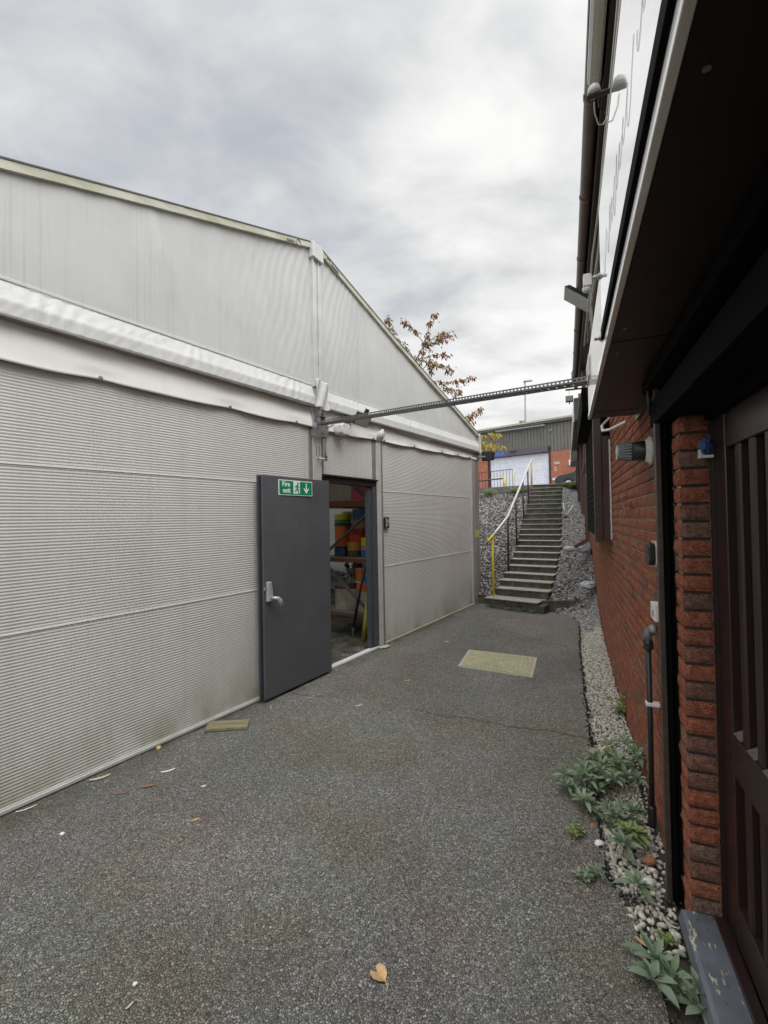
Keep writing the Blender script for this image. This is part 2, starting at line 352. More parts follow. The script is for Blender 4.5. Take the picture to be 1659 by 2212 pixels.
# ---------------------------------------------------------------- mesh helpers
class MB:
    def __init__(s): s.v = []; s.f = []; s.t = []; s.mi = []; s.m = 0
    def add(s, vs, fs, tint=None):
        o = len(s.v); s.v += [tuple(v) for v in vs]
        for f in fs:
            s.f.append(tuple(o + i for i in f)); s.t.append(.5 if tint is None else tint); s.mi.append(s.m)
        return s
    def box(s, x0, x1, y0, y1, z0, z1, tint=None):
        vs = [(x0, y0, z0), (x1, y0, z0), (x1, y1, z0), (x0, y1, z0), (x0, y0, z1), (x1, y0, z1), (x1, y1, z1), (x0, y1, z1)]
        return s.add(vs, [(0, 3, 2, 1), (4, 5, 6, 7), (0, 1, 5, 4), (1, 2, 6, 5), (2, 3, 7, 6), (3, 0, 4, 7)], tint)
    def hexa(s, b, t, tint=None):
        return s.add(list(b) + list(t), [(0, 3, 2, 1), (4, 5, 6, 7), (0, 1, 5, 4), (1, 2, 6, 5), (2, 3, 7, 6), (3, 0, 4, 7)], tint)
    def obox(s, c, ax, ay, az):
        c, ax, ay, az = map(Vector, (c, ax, ay, az))
        b = [c - ax - ay - az, c + ax - ay - az, c + ax + ay - az, c - ax + ay - az]
        return s.hexa(b, [p + 2 * az for p in b])
    def bar(s, a, b, wd, hg, upv=(0, 0, 1)):
        a, b = Vector(a), Vector(b); d = (b - a); u = Vector(upv)
        if abs(d.normalized().dot(u)) > .98: u = Vector((0, 1, 0))
        sd_ = d.cross(u).normalized(); u = sd_.cross(d).normalized()
        return s.obox((a + b) / 2, d / 2, sd_ * wd / 2, u * hg / 2)
    def tube(s, pts, r, n=10, cap=True):
        pts = [Vector(p) for p in pts]; rs = r if isinstance(r, (list, tuple)) else [r] * len(pts)
        o = len(s.v); prev = None
        for i, p in enumerate(pts):
            d = (pts[min(i + 1, len(pts) - 1)] - pts[max(i - 1, 0)]).normalized()
            if prev is None:
                a = Vector((0, 0, 1)) if abs(d.z) < .9 else Vector((1, 0, 0)); u = d.cross(a).normalized()
            else: u = (prev - d * prev.dot(d)).normalized()
            prev = u; v = d.cross(u)
            for k in range(n):
                an = 2 * math.pi * k / n; s.v.append(tuple(p + (u * math.cos(an) + v * math.sin(an)) * rs[i]))
        for i in range(len(pts) - 1):
            for k in range(n):
                a = o + i * n + k; b = o + i * n + (k + 1) % n
                s.f.append((a, b, b + n, a + n)); s.t.append(.5); s.mi.append(s.m)
        if cap:
            s.f.append(tuple(o + k for k in range(n))[::-1]); s.t.append(.5); s.mi.append(s.m)
            s.f.append(tuple(o + (len(pts) - 1) * n + k for k in range(n))); s.t.append(.5); s.mi.append(s.m)
        return s
    def prism(s, poly, axis, a, b):
        """poly: 2D points; axis 'x','y','z' the extrusion axis"""
        n = len(poly)
        def P(p, h):
            return {'x': (h, p[0], p[1]), 'y': (p[0], h, p[1]), 'z': (p[0], p[1], h)}[axis]
        vs = [P(p, a) for p in poly] + [P(p, b) for p in poly]
        fs = [tuple(range(n))[::-1], tuple(range(n, 2 * n))] + [(i, (i + 1) % n, n + (i + 1) % n, n + i) for i in range(n)]
        return s.add(vs, fs)
    def lathe(s, c, prof, n=24, axis='z'):
        """prof list of (r, h) from bottom up around centre c"""
        o = len(s.v); c = Vector(c)
        for r, h in prof:
            for k in range(n):
                an = 2 * math.pi * k / n; x, y = r * math.cos(an), r * math.sin(an)
                s.v.append(tuple(c + Vector({'z': (x, y, h), 'y': (x, h, y), 'x': (h, x, y)}[axis])))
        for i in range(len(prof) - 1):
            for k in range(n):
                a = o + i * n + k; b = o + i * n + (k + 1) % n
                s.f.append((a, b, b + n, a + n)); s.t.append(.5); s.mi.append(s.m)
        s.f.append(tuple(o + k for k in range(n))[::-1]); s.t.append(.5); s.mi.append(s.m)
        s.f.append(tuple(o + (len(prof) - 1) * n + k for k in range(n))); s.t.append(.5); s.mi.append(s.m)
        return s
    def grid(s, fn, nu, nv):
        o = len(s.v)
        for j in range(nv + 1):
            for i in range(nu + 1): s.v.append(tuple(fn(i / nu, j / nv)))
        for j in range(nv):
            for i in range(nu):
                a = o + j * (nu + 1) + i; s.f.append((a, a + 1, a + nu + 2, a + nu + 1)); s.t.append(.5); s.mi.append(s.m)
        return s

class Root:
    """a frame (origin + angle) plus a base point inside it"""
    def __init__(s, ob, base): s.ob = ob; s.base = Vector(base)

class Frame:
    def __init__(s, o, ang): s.o = Vector((o[0], o[1], 0)); s.ang = ang; s.R = Matrix.Rotation(ang, 3, 'Z')
    def w(s, p): return s.o + s.R @ Vector(p)
    def inv(s, p): return s.R.transposed() @ (Vector(p) - s.o)
FW = Frame((0, 0), 0)
FL = Frame((-2.25428, 2.65062), math.atan2(.838746, .544523))      # x along the marquee gable, -y towards the alley
TH = math.radians(21.9)
FR = Frame((math.cos(TH) * .43, -math.sin(TH) * .43), math.pi / 2 - TH)  # x along the brick wall, +y towards the alley
FB = Frame((6.85, 32.4), math.atan2(-.665, .747))                 # far building, x to the right, -y towards us

def tag(o, label=None, cat=None, group=None, kind=None):
    if label: o['label'] = label
    if cat: o['category'] = cat
    if group: o['group'] = group
    if kind: o['kind'] = kind
    return o
def thing(name, label, cat, fr=FW, base=(0, 0, 0), group=None):
    e = bpy.data.objects.new(name, None); col.objects.link(e); e.empty_display_size = .1
    e.location = fr.w(base); e.rotation_euler = (0, 0, fr.ang); tag(e, label, cat, group)
    return Root(e, base)
def mk(name, mb, mat, root=None, fr=FW, base=None, smooth=False, bevel=0, solid=0, label=None, subsurf=0):
    """link a mesh; root = Root (child in root frame) or None (top-level in frame fr)"""
    base = root.base if root is not None else Vector(base if base else (0, 0, 0))
    me = bpy.data.meshes.new(name)
    V = [(v[0] - base.x, v[1] - base.y, v[2] - base.z) for v in mb.v]
    me.from_pydata(V, [], mb.f)
    a = me.attributes.new('tint', 'FLOAT', 'FACE'); a.data.foreach_set('value', mb.t)
    mats = mat if isinstance(mat, (list, tuple)) else [mat]
    for x in mats: me.materials.append(MT[x])
    if len(mats) > 1: me.polygons.foreach_set('material_index', mb.mi)
    if smooth: me.polygons.foreach_set('use_smooth', [True] * len(me.polygons))
    me.update()
    o = bpy.data.objects.new(name, me); col.objects.link(o)
    if root is not None: o.parent = root.ob
    else: o.location = fr.w(base); o.rotation_euler = (0, 0, fr.ang)
    if bevel:
        b = o.modifiers.new('bevel', 'BEVEL'); b.width = bevel; b.segments = 2; b.limit_method = 'ANGLE'
    if solid:
        b = o.modifiers.new('solid', 'SOLIDIFY'); b.thickness = solid; b.offset = 0
    if label: o['label'] = label
    return o
def sub(name, mb, mat, parent_obj, root, **k):
    o = mk(name, mb, mat, root, **k); o.parent = parent_obj; return o
def mesh_np(name, V, F, mat, tint=None, smooth=False, mi=None):
    me = bpy.data.meshes.new(name)
    nf, k = F.shape
    me.vertices.add(len(V)); me.vertices.foreach_set('co', V.astype(np.float32).ravel())
    me.loops.add(nf * k); me.loops.foreach_set('vertex_index', F.astype(np.int32).ravel())
    me.polygons.add(nf); me.polygons.foreach_set('loop_start', np.arange(0, nf * k, k, dtype=np.int32))
    me.polygons.foreach_set('loop_total', np.full(nf, k, dtype=np.int32))
    if tint is not None:
        a = me.attributes.new('tint', 'FLOAT', 'FACE'); a.data.foreach_set('value', tint.astype(np.float32))
    me.materials.append(MT[mat])
    if smooth: me.polygons.foreach_set('use_smooth', np.ones(nf, dtype=bool))
    me.update(calc_edges=True); me.validate()
    o = bpy.data.objects.new(name, me); col.objects.link(o); return o
import bmesh
def ico(sub_):
    b = bmesh.new(); bmesh.ops.create_icosphere(b, subdivisions=sub_, radius=1)
    V = np.array([v.co[:] for v in b.verts]); F = np.array([[v.index for v in f.verts] for f in b.faces]); b.free(); return V, F
def stones(name, P, R, mat, sub_=1, flat=.6, smooth=True):
    V0, F0 = ico(sub_); n = len(P)
    S = R[:, None] * np.stack([rng.uniform(.75, 1.35, n), rng.uniform(.65, 1.1, n), rng.uniform(flat * .75, flat * 1.25, n)], 1)
    # random rotations from quaternions tilted mostly about z
    q = rng.normal(size=(n, 4)) * np.array([1, .35, .35, 1]); q /= np.linalg.norm(q, axis=1)[:, None]
    w_, x, y, z = q.T
    Rm = np.stack([np.stack([1 - 2 * (y * y + z * z), 2 * (x * y - z * w_), 2 * (x * z + y * w_)], 1),
                   np.stack([2 * (x * y + z * w_), 1 - 2 * (x * x + z * z), 2 * (y * z - x * w_)], 1),
                   np.stack([2 * (x * z - y * w_), 2 * (y * z + x * w_), 1 - 2 * (x * x + y * y)], 1)], 1)
    jit = 1 + rng.uniform(-.22, .22, (n, len(V0), 1))
    L = V0[None] * jit * S[:, None, :]
    W = np.einsum('nij,nkj->nki', Rm, L) + P[:, None, :]
    F = (F0[None] + (np.arange(n) * len(V0))[:, None, None]).reshape(-1, 3)
    t = np.repeat(rng.random(n), len(F0))
    return mesh_np(name, W.reshape(-1, 3), F, mat, t, smooth)

# ---------------------------------------------------------------- ground
mb = MB(); mb.add([(-400, -400, -.16), (400, -400, -.16), (400, 400, -.16), (-400, 400, -.16)], [(0, 1, 2, 3)])
tag(mk('ground', mb, 'earth'), kind='structure')

# tarmac yard with a ragged edge along the gravel strip
edge = [(1.02, 1.9), (1.0, 2.0), (1.0, 2.11), (1.07, 2.32), (1.20, 2.65), (1.40, 3.14), (1.62, 3.7), (1.84, 4.27), (2.09, 4.9), (2.43, 5.75), (2.82, 6.65), (3.0, 7.1), (3.08, 7.45), (2.92, 7.8)]
def edge_x(y):
    for (xa, ya), (xb, yb) in zip(edge, edge[1:]):
        if ya <= y <= yb: return xa + (xb - xa) * (y - ya) / (yb - ya)
    return edge[-1][0] if y > edge[-1][1] else edge[0][0]
poly = [(-12, -8), (6, -8), (6, .2), (.80, .2)]
for i in range(30): yy = .25 + i * .055; poly.append((.60 + .21 * yy + .02 * noise.noise(Vector((yy * 9, 2, 0))) + .008 * noise.noise(Vector((yy * 40, 2, 0))), yy))
y = 1.9
while y < 7.8:
    j = noise.noise(Vector((y * 9, 1, 0))) * .02 + noise.noise(Vector((y * 31, 4, 0))) * .012
    poly.append((edge_x(y) + j, y)); y += .03
poly += [(2.9, 7.95), (2.2, 8.6), (1.8, 9.3), (1.0, 10.6), (-4, 24), (-16, 16)]
yard = MB(); yard.prism(poly, 'z', -.10, 0.0)
tag(mk('yard_tarmac', yard, 'tarmac'), kind='structure')
# raised crumbly lip of loose chippings at the tarmac edge
P = []
for i in range(900):
    yy = rng.uniform(1.95, 7.7); P.append((edge_x(yy) + rng.normal(.0, .014), yy, rng.uniform(-.05, .004)))
simple('tar_chip', (.028, .028, .028), .8, var=.5, nscale=120)
o = stones('loose_tarmac_chippings', np.array(P), rng.uniform(.006, .014, 900), 'tar_chip', 1, .8); tag(o, 'dark loose chippings along the broken tarmac edge', 'gravel', kind='stuff')

# ---------------------------------------------------------------- bank terrain
KR = [(2.9, 8.08, .324), (3.052, 8.342, .441), (3.192, 8.604, .548), (3.324, 8.866, .67), (3.452, 9.128, .78), (3.594, 9.39, .90), (3.726, 9.652, 1.013), (3.836, 9.914, 1.125), (3.94, 10.176, 1.244), (4.051, 10.438, 1.362), (4.168, 10.7, 1.48), (4.273, 10.962, 1.60), (4.385, 11.224, 1.735), (4.491, 11.486, 1.868), (4.589, 11.748, 1.994), (4.694, 12.01, 2.113), (4.806, 12.272, 2.24), (4.919, 12.534, 2.363), (5.032, 12.796, 2.477), (5.145, 13.058, 2.597)]
def smooth(a, b, x): t = min(1, max(0, (x - a) / (b - a))); return t * t * (3 - 2 * t)
def interp(x, xs, ys):
    return float(np.interp(x, xs, ys))
SY = [k[1] for k in KR]; SX = [k[0] for k in KR]; SZ = [k[2] for k in KR]
def hgt_right(x, y):
    yl = y
    wx = .399 + .402 * (y + .16)
    xl = edge_x(y) if y < 7.8 else interp(y, [7.8] + SY, [2.8] + SX)
    q = min(1, max(0, (x - xl) / max(.05, wx - xl)))
    s_ = (y + .16) / .928
    hw = interp(s_, [0, 5.2, 6.6, 7.75, 8.3, 9.4, 12.5, 17], [-.06, -.055, .02, .16, .38, .93, 2.12, 2.72])
    hl = interp(y, [6.9, 7.6, 7.92, 8.02] + SY[1:], [-.05, -.03, -.01, .14] + [z - .12 for z in SZ[1:]])
    if y < 2.15: return -.012 - .045 * smooth(1.85, 2.15, y) + .01 * noise.noise(Vector((x * 14, y * 14, 0)))
    if x > 3.37: hl = interp(y, [6.9, 7.6, 8.3] + SY[2:], [-.05, -.01, .22] + [z - .12 for z in SZ[2:]])
    return hl + (hw - hl) * (q ** interp(y, [6.0, 7.0, 8.3, 9.6], [1.4, 4, 4, 1.5]))
def hgt_left(x, y):
    t = (x - 2.5) * .403 + (y - 8.37) * .915
    return min(2.34, max(.05, .08 + .425 * t))
mb = MB()
def fr_(u, v):
    y = .1 + v * 16.1
    xl = (edge_x(y) - .03 if y > 1.95 else .74 + .12 * y) if y < 7.8 else interp(y, [7.8] + SY, [2.75] + SX) + .005
    wx = .399 + .402 * (y + .16) + .05
    x = xl + (wx - xl) * u
    return (x, y, hgt_right(x, y))
mb.grid(fr_, 16, 300)
tag(mk('gravel_bed', mb, 'earth', smooth=True), kind='structure')
mb = MB()
def fl_(u, v):
    # along the contour to the left (u) and up the slope (v)
    o_ = Vector((2.55, 8.42)) + Vector((.403, .915)) * (v * 7.3) + Vector((-.86, .50)) * (u * 7 - .15)
    return (o_.x, o_.y, hgt_left(o_.x, o_.y))
mb.grid(fl_, 24, 50)
tag(mk('slope_terrain', mb, 'earth', smooth=True), kind='structure')

P = []
for i in range(2600):
    yy = rng.uniform(.4, 2.05); xx = rng.uniform(.585 + .21 * yy, .80 + .402 * yy)
    P.append((xx, yy, -.012 + rng.uniform(-.004, .006)))
simple('soil_crumb', (.075, .060, .042), .95, var=.5, nscale=60)
o = stones('soil_crumbs', np.array(P), rng.uniform(.003, .008, len(P)), 'soil_crumb', 1, .7); tag(o, 'dark crumbly soil between the tarmac and the painted sill', 'soil', kind='stuff')
# pale gravel strip beside the brick wall
P = []; R_ = []
while len(P) < 10500:
    yy = rng.uniform(1.72, 7.3); wx = .399 + .402 * (yy + .16)
    xl = edge_x(yy) + .012 if yy > 1.98 else .99
    xx = rng.uniform(xl, wx - .005)
    # thinning out and soil at the near end and along the wall foot near the door
    if yy < 2.3 and rng.random() < .35 + (2.3 - yy) * .8: continue
    if yy < 3.4 and (wx - xx) < .05 and rng.random() < .75: continue
    P.append((xx, yy, hgt_right(xx, yy) + rng.uniform(0, .016))); R_.append(rng.uniform(.006, .0125) * (1.25 if yy < 2.6 else 1))
o = stones('pale_gravel', np.array(P), np.array(R_), 'pale_gravel', 1, .7); tag(o, 'pale cream gravel strip along the foot of the red brick wall', 'gravel', kind='stuff')
P = []; R_ = []
while len(P) < 10500:
    yy = rng.uniform(6.5, 13.3); wx = .399 + .402 * (yy + .16)
    if yy < 7.2 and rng.random() > (yy - 6.5) / .7: continue
    xl = edge_x(yy) + .02 if yy < 7.8 else interp(yy, [7.8] + SY, [2.70] + SX)
    xx = rng.uniform(xl, wx)
    if 2.7 < xx < 3.38 and 7.95 < yy < 8.03: continue
    if yy < 7.95 and xx < edge_x(min(yy, 7.75)) + .0: continue
    P.append((xx, yy, hgt_right(xx, yy) + rng.uniform(-.005, .03))); R_.append(rng.uniform(.012, .027))
for i in range(14000):
    v = rng.random() * 5.55; u = rng.random() * 5.0
    o_ = Vector((2.5, 8.46)) + Vector((.403, .915)) * v + Vector((-.86, .50)) * (u * .95 - .05)
    P.append((o_.x, o_.y, hgt_left(o_.x, o_.y) + rng.uniform(-.005, .035))); R_.append(rng.uniform(.015, .034))
LXY = [(k[0] - (.985 - .165 * i / 19) * math.cos(math.radians(36 - 16 * i / 19)), k[1] + (.985 - .165 * i / 19) * math.sin(math.radians(36 - 16 * i / 19))) for i, k in enumerate(KR)]
keep = []
for p in P:
    xl_ = interp(p[1], [q[1] for q in LXY], [q[0] for q in LXY]); xr_ = interp(p[1], SY, SX)
    keep.append(not (p[1] > 8.0 and xl_ - .03 < p[0] < xr_ + .01 and p[1] < 15.4) and not (p[0] < xl_ and p[1] < 8.9 and p[0] > 2.05))
keep = np.array(keep)
P = np.array(P)[keep]; R_ = np.array(R_)[keep]
o = stones('slate_gravel', P, R_, 'slate_gravel', 1, .6); tag(o, 'grey stones covering the bank on both sides of the concrete steps', 'gravel', kind='stuff')

# upper level
mb = MB()
rows = [(15.3, 2.66), (24, 3.05), (34, 3.25), (60, 3.4), (400, 3.5)]
vs = []
for y_, z_ in rows:
    sh = 0
    vs += [(-150, y_ + 14, z_), (2.4, y_ + 1.6, z_), (12, y_ - 2.6 if y_ < 16 else y_, z_), (150, y_ - 2.6 if y_ < 16 else y_, z_)]
fs = []
for i in range(len(rows) - 1):
    for j in range(3):
        a = i * 4 + j; fs.append((a, a + 1, a + 5, a + 4))
n0 = len(vs); vs += [(v[0], v[1], -.2) for v in vs[:4]]
for j in range(3): fs.append((j, n0 + j, n0 + j + 1, j + 1))
mb.add(vs, fs); tag(mk('upper_road', mb, 'upper_asphalt'), kind='structure')

# ---------------------------------------------------------------- staircase
st = thing('concrete_staircase', 'weathered grey concrete steps climbing the gravel bank to the upper road', 'staircase', FW, (2.5, 8.37, 0))
def step_mesh(R, wd, phi, z0, z1, dep, slab=.035):
    R = Vector(R); a = Vector((-math.cos(phi), math.sin(phi), 0)); b = Vector((math.sin(phi), math.cos(phi), 0))
    L_ = R + a * wd
    m = MB()
    def blk(p, q, za, zb, d, mi):
        m.m = mi
        m.hexa([(q.x, q.y, za), (p.x, p.y, za), (p.x + b.x * d, p.y + b.y * d, za), (q.x + b.x * d, q.y + b.y * d, za)],
               [(q.x, q.y, zb), (p.x, p.y, zb), (p.x + b.x * d, p.y + b.y * d, zb), (q.x + b.x * d, q.y + b.y * d, zb)])
    blk(R, L_, z0, z1 - slab, dep, 0)
    e = b * -.012; blk(R + e - a * .008, L_ + e + a * .008, z1 - slab, z1 - .012, dep + .02, 0)
    m.m = 1
    p = R + e - a * .008; q = L_ + e + a * .008; d = dep + .02; za, zb = z1 - .012, z1
    m.hexa([(q.x, q.y, za), (p.x, p.y, za), (p.x + b.x * d, p.y + b.y * d, za), (q.x + b.x * d, q.y + b.y * d, za)],
           [(q.x, q.y, zb), (p.x, p.y, zb), (p.x + b.x * d, p.y + b.y * d, zb), (q.x + b.x * d, q.y + b.y * d, zb)])
    return m
# bottom landing block of two courses and a shifted slab
m_ = step_mesh((2.694, 7.746, 0), 1.016, math.radians(39.8), -.05, .135, .36, .04)
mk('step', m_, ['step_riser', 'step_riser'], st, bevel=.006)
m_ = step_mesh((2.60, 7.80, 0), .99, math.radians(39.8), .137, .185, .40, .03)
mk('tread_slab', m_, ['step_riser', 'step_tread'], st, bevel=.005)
for k, (x, y, z) in enumerate(KR):
    f_ = k / 19; phi = math.radians(36 - 16 * f_); wd = .985 - .165 * f_ + random.uniform(-.012, .012)
    zp = .19 if k == 0 else KR[k - 1][2]
    m_ = step_mesh((x + random.uniform(-.008, .008), y, 0), wd, phi, zp - .12, z, .52)
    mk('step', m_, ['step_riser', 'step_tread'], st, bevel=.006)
m_ = MB(); m_.prism([(4.28, 13.42), (5.2, 13.14), (6.2, 12.9), (7.3, 16.6), (2.2, 17.8), (2.9, 14.6)], 'z', 2.2, 2.592)
tag(mk('top_landing', m_, 'upper_asphalt'), kind='structure')

# kerbs at the foot of the bank
m_ = MB(); m_.bar((2.72, 7.98, .07), (3.35, 7.99, .07), .055, .24)
tag(mk('concrete_kerb', m_, 'mossy_kerb', bevel=.006), 'low concrete kerb right of the bottom step holding back the stones', 'kerb')
m_ = MB(); m_.bar((2.10, 8.72, .06), (1.15, 9.32, .06), .06, .22)
tag(mk('concrete_kerb', m_, 'mossy_kerb', bevel=.006), 'short concrete kerb between the marquee corner and the bottom step', 'kerb')
m_ = MB(); m_.bar((5.17, 13.10, 2.52), (6.1, 12.95, 2.55), .08, .20)
tag(mk('concrete_kerb', m_, 'mossy_kerb', bevel=.008), 'dark concrete kerb at the top of the bank right of the steps', 'kerb')
m_ = MB(); m_.bar((4.32, 13.40, 2.38), (2.6, 14.15, 2.20), .10, .2)
tag(mk('concrete_kerb', m_, 'mossy_kerb', bevel=.008), 'mossy sloping kerb along the top of the bank left of the steps', 'kerb')

# handrail
hr = thing('handrail', 'long white handrail with yellow ends and maroon posts beside the steps', 'handrail', FW, (2.05, 8.55, .2))
RP = [(1.915, 8.42, 1.22), (2.04, 8.60, 1.305), (2.535, 9.30, 1.668), (3.5, 11.39, 2.571), (4.30, 13.1, 3.32)]
m_ = MB(); m_.tube(RP[1:], .024, 12); mk('rail', m_, 'rail_white', hr, smooth=True)
m_ = MB(); m_.tube(RP[:2] + [tuple(Vector(RP[1]).lerp(Vector(RP[2]), .05))], .027, 12); mk('rail', m_, 'yellow_paint', hr, smooth=True, label='yellow lower end of the rail')
m_ = MB(); m_.tube([(2.05, 8.62, .1), (2.045, 8.61, 1.30)], .024, 12); mk('post', m_, 'yellow_paint', hr, smooth=True, label='yellow bottom post')
m_ = MB(); m_.tube([(4.275, 13.1, 2.45), (4.29, 13.1, 3.30)], .026, 12); mk('post', m_, 'yellow_paint_dull', hr, smooth=True, label='yellow top post')
for a, b in [((2.53, 9.33, .45), (2.54, 9.31, 1.655)), ((3.01, 10.33, .85), (3.0, 10.33, 2.10)), ((3.505, 11.39, 1.35), (3.50, 11.39, 2.56)), ((3.925, 12.3, 1.8), (3.92, 12.3, 2.95))]:
    m_ = MB(); m_.tube([a, b], .02, 10); mk('post', m_, 'maroon_steel', hr, smooth=True)
m_ = MB(); m_.lathe((2.05, 8.62, .10), [(.06, 0), (.06, .02), (.03, .07)], 12); mk('post_base', m_, 'steel_grey', hr, smooth=True)

# ---------------------------------------------------------------- marquee (FL frame, y<0 is outside)
mq = thing('storage_marquee', 'long white and grey storage marquee with ribbed metal panel walls and fabric gable', 'marquee', FL, (2.79, 0, 0))
def roofz(s):
    return interp(s, [-1.95, 0, .92, 2.79, 4.47, 7.56], [3.26, 3.845, 4.145, 4.74, 4.215, 3.33])
def panel(s0, s1, z0, z1):
    m = MB(); n = int(round((z1 - z0) / .02)); pr = []
    for i in range(n):
        z = z0 + (z1 - z0) * i / n; h = (z1 - z0) / n
        pr += [(z, 0), (z + h * .22, 0), (z + h * .50, -.0023), (z + h * .74, -.0023)]
    pr.append((z1, 0))
    vs = []
    for z, y in pr: vs += [(s0, y, z), (s1, y, z)]
    m.add(vs, [(2 * i, 2 * i + 1, 2 * i + 3, 2 * i + 2) for i in range(len(pr) - 1)])
    # returned edges give the panel its thickness
    m.add([(s0, 0, z0), (s1, 0, z0), (s1, .05, z0), (s0, .05, z0), (s0, 0, z1), (s1, 0, z1), (s1, .05, z1), (s0, .05, z1)],
          [(0, 3, 2, 1), (4, 5, 6, 7), (2, 3, 7, 6), (1, 2, 6, 5), (3, 0, 4, 7)])
    return m
for s0, s1 in ((-1.95, 2.665), (4.105, 7.185)):
    for z0, z1 in ((.035, 1.030), (1.040, 2.045), (2.055, 2.86)):
        mk('wall_panel', panel(s0, s1, z0, z1), 'panel_coating', mq)
    for z in (1.035, 2.05):
        m_ = MB(); m_.box(s0, s1, -.0070, .02, z - .0048, z + .0048); mk('panel_joint', m_, 'joint_white', mq)
mk('wall_panel', panel(2.90, 3.872, 2.19, 2.82), 'panel_coating', mq)
# foot rail
m_ = MB(); m_.box(-1.95, 2.665, -.028, .05, .008, .03); m_.box(-1.95, 2.665, -.012, .05, .03, .038); mk('foot_rail', m_, 'aluminium_bright', mq, bevel=.003)
m_ = MB(); m_.box(4.10, 7.185, -.022, .05, .004, .028); mk('foot_rail', m_, 'roof_beam_algae', mq, bevel=.003)
# posts
def post(x0, x1, z0, z1, yo=-.022):
    a = MB(); a.box(x0, x1, yo, .12, z0, z1)
    return a
mk('gable_post', post(2.715, 2.852, 0, 2.99), 'aluminium_bright', mq, bevel=.003)
m_ = MB(); m_.box(2.665, 2.714, -.012, .1, 0, 2.8); m_.box(2.853, 2.90, -.010, .1, 2.17, 2.8); mk('post_channel', m_, 'aluminium_dark', mq, bevel=.002)
mk('gable_post', post(3.945, 4.05, 0, 2.8), 'aluminium_bright', mq, bevel=.003)
m_ = MB(); m_.box(4.051, 4.104, -.012, .1, .0, 2.8); m_.box(3.873, 3.944, -.010, .1, 2.17, 2.8); mk('post_channel', m_, 'aluminium_dark', mq, bevel=.002)
m_ = MB(); m_.box(7.225, 7.56, -.03, .25, 0, 2.95); mk('corner_post', m_, 'aluminium', mq, bevel=.004)
m_ = MB(); m_.box(7.186, 7.224, -.02, .05, 0, 2.86); m_.box(7.30, 7.31, -.036, -.031, .1, 2.9); mk('post_channel', m_, 'aluminium_bright', mq, bevel=.002)
m_ = MB(); m_.box(7.33, 7.52, -.0345, -.031, 1.28, 1.42); simple('paint_smear', (.50, .48, .18), .7, var=.3, nscale=25); mk('paint_mark', m_, 'paint_smear', mq)
# upper gable post in front of the fabric
m_ = MB(); m_.box(2.722, 2.742, -.055, 0, 3.13, 4.60); m_.box(2.744, 2.80, -.04, 0, 3.13, 4.60); m_.box(2.802, 2.812, -.058, 0, 3.13, 4.60); m_.box(2.814, 2.862, -.045, 0, 3.13, 4.60)
mk('upper_post', m_, 'aluminium_bright', mq, bevel=.002)
m_ = MB(); m_.box(2.812, 2.8135, -.047, -.02, 3.13, 4.60); m_.box(2.7425, 2.7435, -.047, -.02, 3.13, 4.6); mk('post_seam', m_, 'seal_grey', mq)
m_ = MB(); m_.prism([(2.695, 4.54), (2.87, 4.52), (2.87, 4.66), (2.83, 4.70), (2.695, 4.71)], 'y', -.085, -.01); mk('apex_bracket', m_, 'band_fabric', mq, bevel=.006)
# gable fabric, tensioned with wrinkles
def gf(s0, s1):
    m = MB()
    def f(u, v):
        s = s0 + (s1 - s0) * u; zt = roofz(s) - .055; z = 3.11 + (zt - 3.11) * v
        d = noise.noise(Vector((s * .8, z * .5, 3))) * .03
        dr = s + (4.7 - z) * (-.28)
        d += .007 * noise.noise(Vector((dr * 6.5, z * .6, 9))) * (.25 + .75 * v)
        near = math.exp(-abs(s - 2.79) / .35)
        d += near * .017 * math.sin((s * 1.0 - z * .28 + .05 * noise.noise(Vector((s * 3, z * 2, 0)))) * 62) * (.3 + .7 * v)
        d += .0012 * noise.noise(Vector((s * 30, z * 1.2, 2)))
        # one long crease
        cx = .95 + (4.0 - z) * .35
        env = math.exp(-((z - 3.75) / .33) ** 2); d += .016 * env * math.exp(-((s - cx) / .05) ** 2) - .010 * env * math.exp(-((s - cx - .09) / .05) ** 2)
        cx2 = 1.9 + (3.9 - z) * .5; d += .008 * math.exp(-((z - 3.8) / .25) ** 2 - ((s - cx2) / .035) ** 2)
        return (s, -.012 - d * min(1, 6 * u * (1 - u) + .15), z)
    m.grid(f, 220, 60); return m
mk('gable_fabric', gf(-1.95, 2.735), 'gable_fabric', mq, smooth=True)
mk('gable_fabric', gf(2.85, 7.53), 'gable_fabric', mq, smooth=True)
